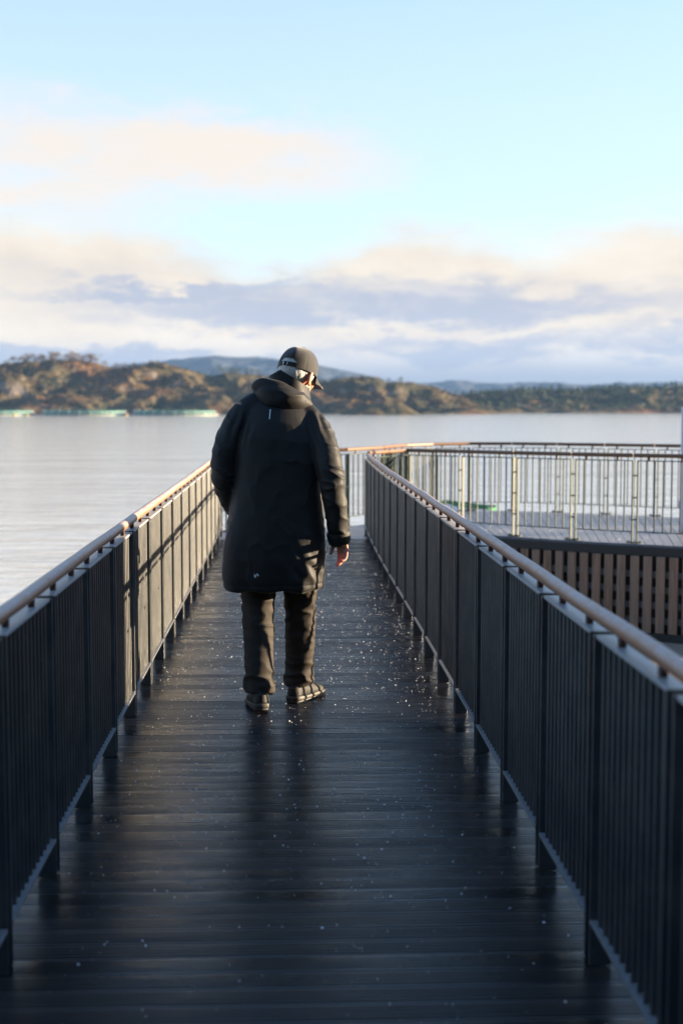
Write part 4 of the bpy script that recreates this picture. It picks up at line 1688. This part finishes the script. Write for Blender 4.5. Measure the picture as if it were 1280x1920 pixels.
# ------------------------------------------------------------------ fish farm
def build_cages():
    D = 402.0
    RAD = 13.3
    names = ["round fish cage with green net at the left picture edge",
             "middle of the three green netted fish cages on the water",
             "rightmost green netted fish cage, nearest the walking person"]
    ring_n = 72
    post_me = MB().tube([(0, 0, 0.35), (-0.35, 0, 1.25), (-0.75, 0, 1.70)], [0.07, 0.055, 0.045], 6).mesh("stanchion", True)
    post_me.materials.append(M["cage_steel"])

    def torus(Rr, r_, z):
        pts = [(Rr * math.cos(2 * math.pi * i / ring_n), Rr * math.sin(2 * math.pi * i / ring_n), z) for i in range(ring_n)]
        rr = []
        for p in pts:
            a = math.atan2(p[1], p[0])
            rr.append([((Rr + r_ * math.cos(b)) * math.cos(a), (Rr + r_ * math.cos(b)) * math.sin(a), z + r_ * math.sin(b)) for b in [2 * math.pi * k_ / 8 for k_ in range(8)]])
        rr.append(rr[0])
        return MB().rings(rr, cap=False)
    col_me = torus(RAD, 0.28, 0.12); col2 = torus(RAD - 0.9, 0.28, 0.12)
    col_me.add(col2.v, col2.f)
    col_me = col_me.mesh("float_collar", True); col_me.materials.append(M["collar_plastic"])
    hand_me = torus(RAD - 0.80, 0.075, 1.1).mesh("guard_rail", True); hand_me.materials.append(M["cage_steel"])
    P = []
    for t_ in (0.0, 0.4, 0.8, 1.0):
        r_ = RAD - 0.45 - 0.85 * t_
        P.append([Vector((r_ * math.cos(2 * math.pi * i / ring_n), r_ * math.sin(2 * math.pi * i / ring_n), 0.30 + 1.30 * t_ + (0.06 * math.cos(i * 2 * math.pi / 3) * t_))) for i in range(ring_n)])
    net_me = shell(P, 0.02, True).mesh("net_wall", True); net_me.materials.append(M["green_net"])
    P = []
    for t_ in (0.0, 0.35, 0.7, 0.97):
        r_ = (RAD - 1.30) * (1 - t_)
        P.append([Vector((r_ * math.cos(2 * math.pi * i / ring_n), r_ * math.sin(2 * math.pi * i / ring_n), 1.57 - 0.40 * math.sin(t_ * math.pi * 0.5))) for i in range(ring_n)])
    top_me = shell(P, 0.02, True).mesh("bird_net", True); top_me.materials.append(M["green_net"])
    for k_, px in enumerate((-8, 163, 330)):
        c = ((px - 540) / FPX * (D + RAD), D + RAD, WATER)
        root = thing("fish_cage", names[k_], "fish cage", c, 0.3 * k_, "fish cages moored off the island")
        obj("float_collar", col_me, None, root)
        obj("guard_rail", hand_me, None, root)
        obj("net_wall", net_me, None, root)
        obj("bird_net", top_me, None, root)
        for i in range(24):
            a = 2 * math.pi * i / 24
            obj("stanchion", post_me, None, root, ((RAD - 0.35) * math.cos(a), (RAD - 0.35) * math.sin(a), 0), (0, 0, a))
    bl = ["yellow mooring buoy in front of the leftmost fish cage", "small yellow buoy beside the leftmost fish cage, close to its corner",
          "yellow buoy floating between the middle and right fish cages"]
    for lab, px, d in zip(bl, (34, 57, 240), (398, 392, 397)):
        b = thing("mooring_buoy", lab, "buoy", ((px - 540) / FPX * d, d, WATER), 0, "mooring buoys of the fish farm")
        obj("float", MB().ellipsoid((0, 0, 0.15), (0.5, 0.5, 0.45)).mesh("float", True), M["buoy_yellow"], b)
        obj("lifting_ring", MB().tube([(0, 0, 0.55), (0.12, 0, 0.7), (0, 0, 0.85), (-0.12, 0, 0.7), (0, 0, 0.55)], 0.05, 6).mesh("lifting_ring", True), M["cage_steel"], b)


build_cages()

# ------------------------------------------------------------------ trees and scrub on the far shores
def leaf_cloud(n, fn, size, rng):
    v = np.zeros((n * 4, 3)); f = []
    for i in range(n):
        p = np.array(fn(rng))
        a = rng.normal(size=3); a /= np.linalg.norm(a)
        b = np.cross(a, rng.normal(size=3)); b /= np.linalg.norm(b)
        s_ = size * rng.uniform(0.55, 1.35)
        v[4 * i] = p - a * s_; v[4 * i + 1] = p + b * s_ * 0.55; v[4 * i + 2] = p + a * s_; v[4 * i + 3] = p - b * s_ * 0.55
        f.append((4 * i, 4 * i + 1, 4 * i + 2, 4 * i + 3))
    return v, f


def conifer_mesh(rng, h=1.0):
    tiers = [(rng.uniform(0.15, 0.98), rng.uniform(0, 6.28)) for _ in range(46)]
    def fn(r):
        z, a = tiers[r.integers(len(tiers))]
        rad = 0.24 * (1 - z) ** 0.8 + 0.015
        s_ = r.uniform(0.15, 1.0)
        return (math.cos(a) * rad * s_ + r.normal(0, .012), math.sin(a) * rad * s_ + r.normal(0, .012), z - 0.06 * s_ + r.normal(0, .012))
    v, f = leaf_cloud(330, fn, 0.045, rng)
    return mesh("crown", v, f)


def pine_mesh(rng):
    blobs = [(rng.normal(0, 0.15), rng.normal(0, 0.15), rng.uniform(0.45, 0.95), rng.uniform(0.08, 0.17)) for _ in range(9)]
    def fn(r):
        b = blobs[r.integers(len(blobs))]
        d = r.normal(size=3); d /= np.linalg.norm(d)
        rr = b[3] * r.uniform(0.5, 1.05)
        return (b[0] + d[0] * rr, b[1] + d[1] * rr, b[2] + d[2] * rr * 0.6)
    v, f = leaf_cloud(330, fn, 0.042, rng)
    return mesh("crown", v, f)


def birch_mesh(rng):
    blobs = [(rng.normal(0, 0.17), rng.normal(0, 0.17), rng.uniform(0.12, 0.85), rng.uniform(0.11, 0.22)) for _ in range(14)]
    def fn(r):
        b = blobs[r.integers(len(blobs))]
        d = r.normal(size=3); d /= np.linalg.norm(d)
        rr = b[3] * r.uniform(0.2, 1.1)
        return (b[0] + d[0] * rr, b[1] + d[1] * rr, b[2] + d[2] * rr)
    v, f = leaf_cloud(420, fn, 0.034, rng)
    return mesh("crown", v, f)


def trunk_mesh(rng):
    m_ = MB()
    m_.tube([(0, 0, -0.06), (0.01, 0, 0.3), (-0.01, 0.01, 0.65), (0, 0, 0.93)], [0.035, 0.026, 0.016, 0.005], 6)
    for k_ in range(5):
        z = 0.3 + 0.11 * k_
        a = rng.uniform(0, 6.28)
        m_.tube([(0, 0, z), (0.1 * math.cos(a), 0.1 * math.sin(a), z + 0.08), (0.18 * math.cos(a), 0.18 * math.sin(a), z + 0.18)], [0.011, 0.008, 0.003], 5)
    return m_.mesh("trunk", True)


def build_trees():
    rng = np.random.default_rng(5)
    kinds = {"conifer": [conifer_mesh(rng) for _ in range(3)], "pine": [pine_mesh(rng) for _ in range(3)], "birch": [birch_mesh(rng) for _ in range(4)]}
    for k_, ms in kinds.items():
        for me in ms:
            me.materials.append(M["birch_twigs" if k_ == "birch" else "conifer_needles"])
    trunks = [trunk_mesh(rng) for _ in range(3)]
    for me in trunks:
        me.materials.append(M["bark"])

    def place(hill, px, v_row, h, kind, label, group):
        Xu, Y, Z, v = hill
        j = int(np.clip(v_row, 0, Z.shape[0] - 1))
        d = Y[j].mean()
        a = int(np.clip(np.interp((px - 540) / FPX * d, Xu, np.arange(len(Xu))), 0, len(Xu) - 1))
        t = thing({"conifer": "spruce_tree", "pine": "pine_tree", "birch": "bare_tree"}[kind], label, "tree", (Xu[a], Y[j, a], Z[j, a] - (0.16 * h if kind == 'birch' else 0.1)), rng.uniform(0, 6.28), group)
        c = obj("crown", kinds[kind][rng.integers(len(kinds[kind]))], None, t)
        tr = obj("trunk", trunks[rng.integers(3)], None, t)
        sx = h * rng.uniform(0.85, 1.2) * (1.45 if kind == 'birch' else 1.0)
        c.scale = (sx, sx, h); tr.scale = (h, h, h)

    rowA = int(80 * 0.7) - 1
    for px in list(np.linspace(38, 182, 17)):
        place(HILL_A, px + rng.uniform(-4, 4), rowA + rng.integers(-3, 3), rng.uniform(3.2, 5.2), "birch",
              "bare brownish tree in the grove crowning the left island", "bare trees on top of the left island")
    for px in (5, 20, 205, 224, 240, 258, 290):
        place(HILL_A, px, rowA + rng.integers(-4, 2), rng.uniform(1.8, 3.0), "birch", "low bare bush on the skyline of the left island", "skyline bushes of the left island")
    for px in (404, 412, 424, 437, 446, 452, 466, 474, 486):
        place(HILL_A, px, rowA + rng.integers(-2, 3), rng.uniform(2.2, 3.8), "pine", "small dark pine on the saddle left of the person", "pines on the island saddle")
    for px in (636, 648, 730, 752, 808, 824, 836, 846, 856, 870):
        place(HILL_A, px, rowA + rng.integers(-3, 3), rng.uniform(1.6, 3.0), "pine", "small pine on the rocky slope right of the person", "pines on the rocky slope")
    for px in (704, 712, 722, 735, 748):
        place(HILL_B, px, 22 + rng.integers(-3, 2), rng.uniform(1.0, 1.6), "birch", "rusty low bush on the small islet", "bushes on the islet")
    rowC = int(64 * 0.7) - 1
    for px in np.linspace(872, 1290, 58):
        k_ = "conifer" if rng.random() < 0.55 else "pine"
        place(HILL_C, px + rng.uniform(-5, 5), rowC + rng.integers(-7, 4), rng.uniform(1.9, 3.7), k_,
              "dark evergreen in the tree line along the far right shore", "evergreens along the far right shore")

    # scrub that reads as one mass
    for hill, n, mat, name, label, hmax, sz in ((HILL_A, 4200, "heath_shrub", "scrub", "heather and low scrub covering the left island", 0.9, 0.9),
                                                (HILL_C, 2600, "conifer_needles", "scrub", "dense low wood covering the far right shore", 2.4, 1.15)):
        Xu, Y, Z, v = hill
        V, F = [], []
        for q in range(n):
            a = rng.integers(0, len(Xu)); j = int(rng.beta(1.6, 1.2) * Z.shape[0] * 0.74)
            if Z[j, a] < WATER + 1.2:
                continue
            if pnoise(Xu[a] * 0.05, Y[j, a] * 0.05, 0.3) < -0.12 and mat == "heath_shrub":
                continue
            c = np.array((Xu[a] + rng.uniform(-.6, .6), Y[j, a] + rng.uniform(-.5, .5), Z[j, a]))
            hh = hmax * rng.uniform(0.4, 1.1)
            def fn(r):
                d = r.normal(size=3); d /= np.linalg.norm(d)
                return c + d * np.array((hh * 0.8, hh * 0.8, hh * 0.6)) * r.uniform(0.4, 1) + np.array((0, 0, hh * 0.4))
            vv, ff = leaf_cloud(10, fn, 0.42 * sz, rng)
            b = len(V) * 40
            V.append(vv); F += [tuple(i + b for i in f_) for f_ in ff]
        o = obj(name, mesh(name, np.concatenate(V).tolist(), F), M[mat])
        tag(o, label, "scrub", kind="stuff")


build_trees()

# ------------------------------------------------------------------ haze: the damp air over the sound
def build_haze():
    m_ = bpy.data.materials.new("haze")
    m_.use_nodes = True
    nt = m_.node_tree
    nt.nodes.clear()
    out = nt.nodes.new("ShaderNodeOutputMaterial")
    pv = nt.nodes.new("ShaderNodeVolumePrincipled")
    pv.inputs['Color'].default_value = (0.36, 0.60, 1.0, 1)
    pv.inputs['Density'].default_value = 0.00010
    pv.inputs['Anisotropy'].default_value = 0.0
    nt.links.new(pv.outputs[0], out.inputs['Volume'])
    me = MB().box(-900, 1200, -320, 2500, -4.2, 88).mesh("haze")
    o = obj("haze", me, m_)
    tag(o, "thin blue haze in the air over the water", "haze", kind="stuff")


build_haze()
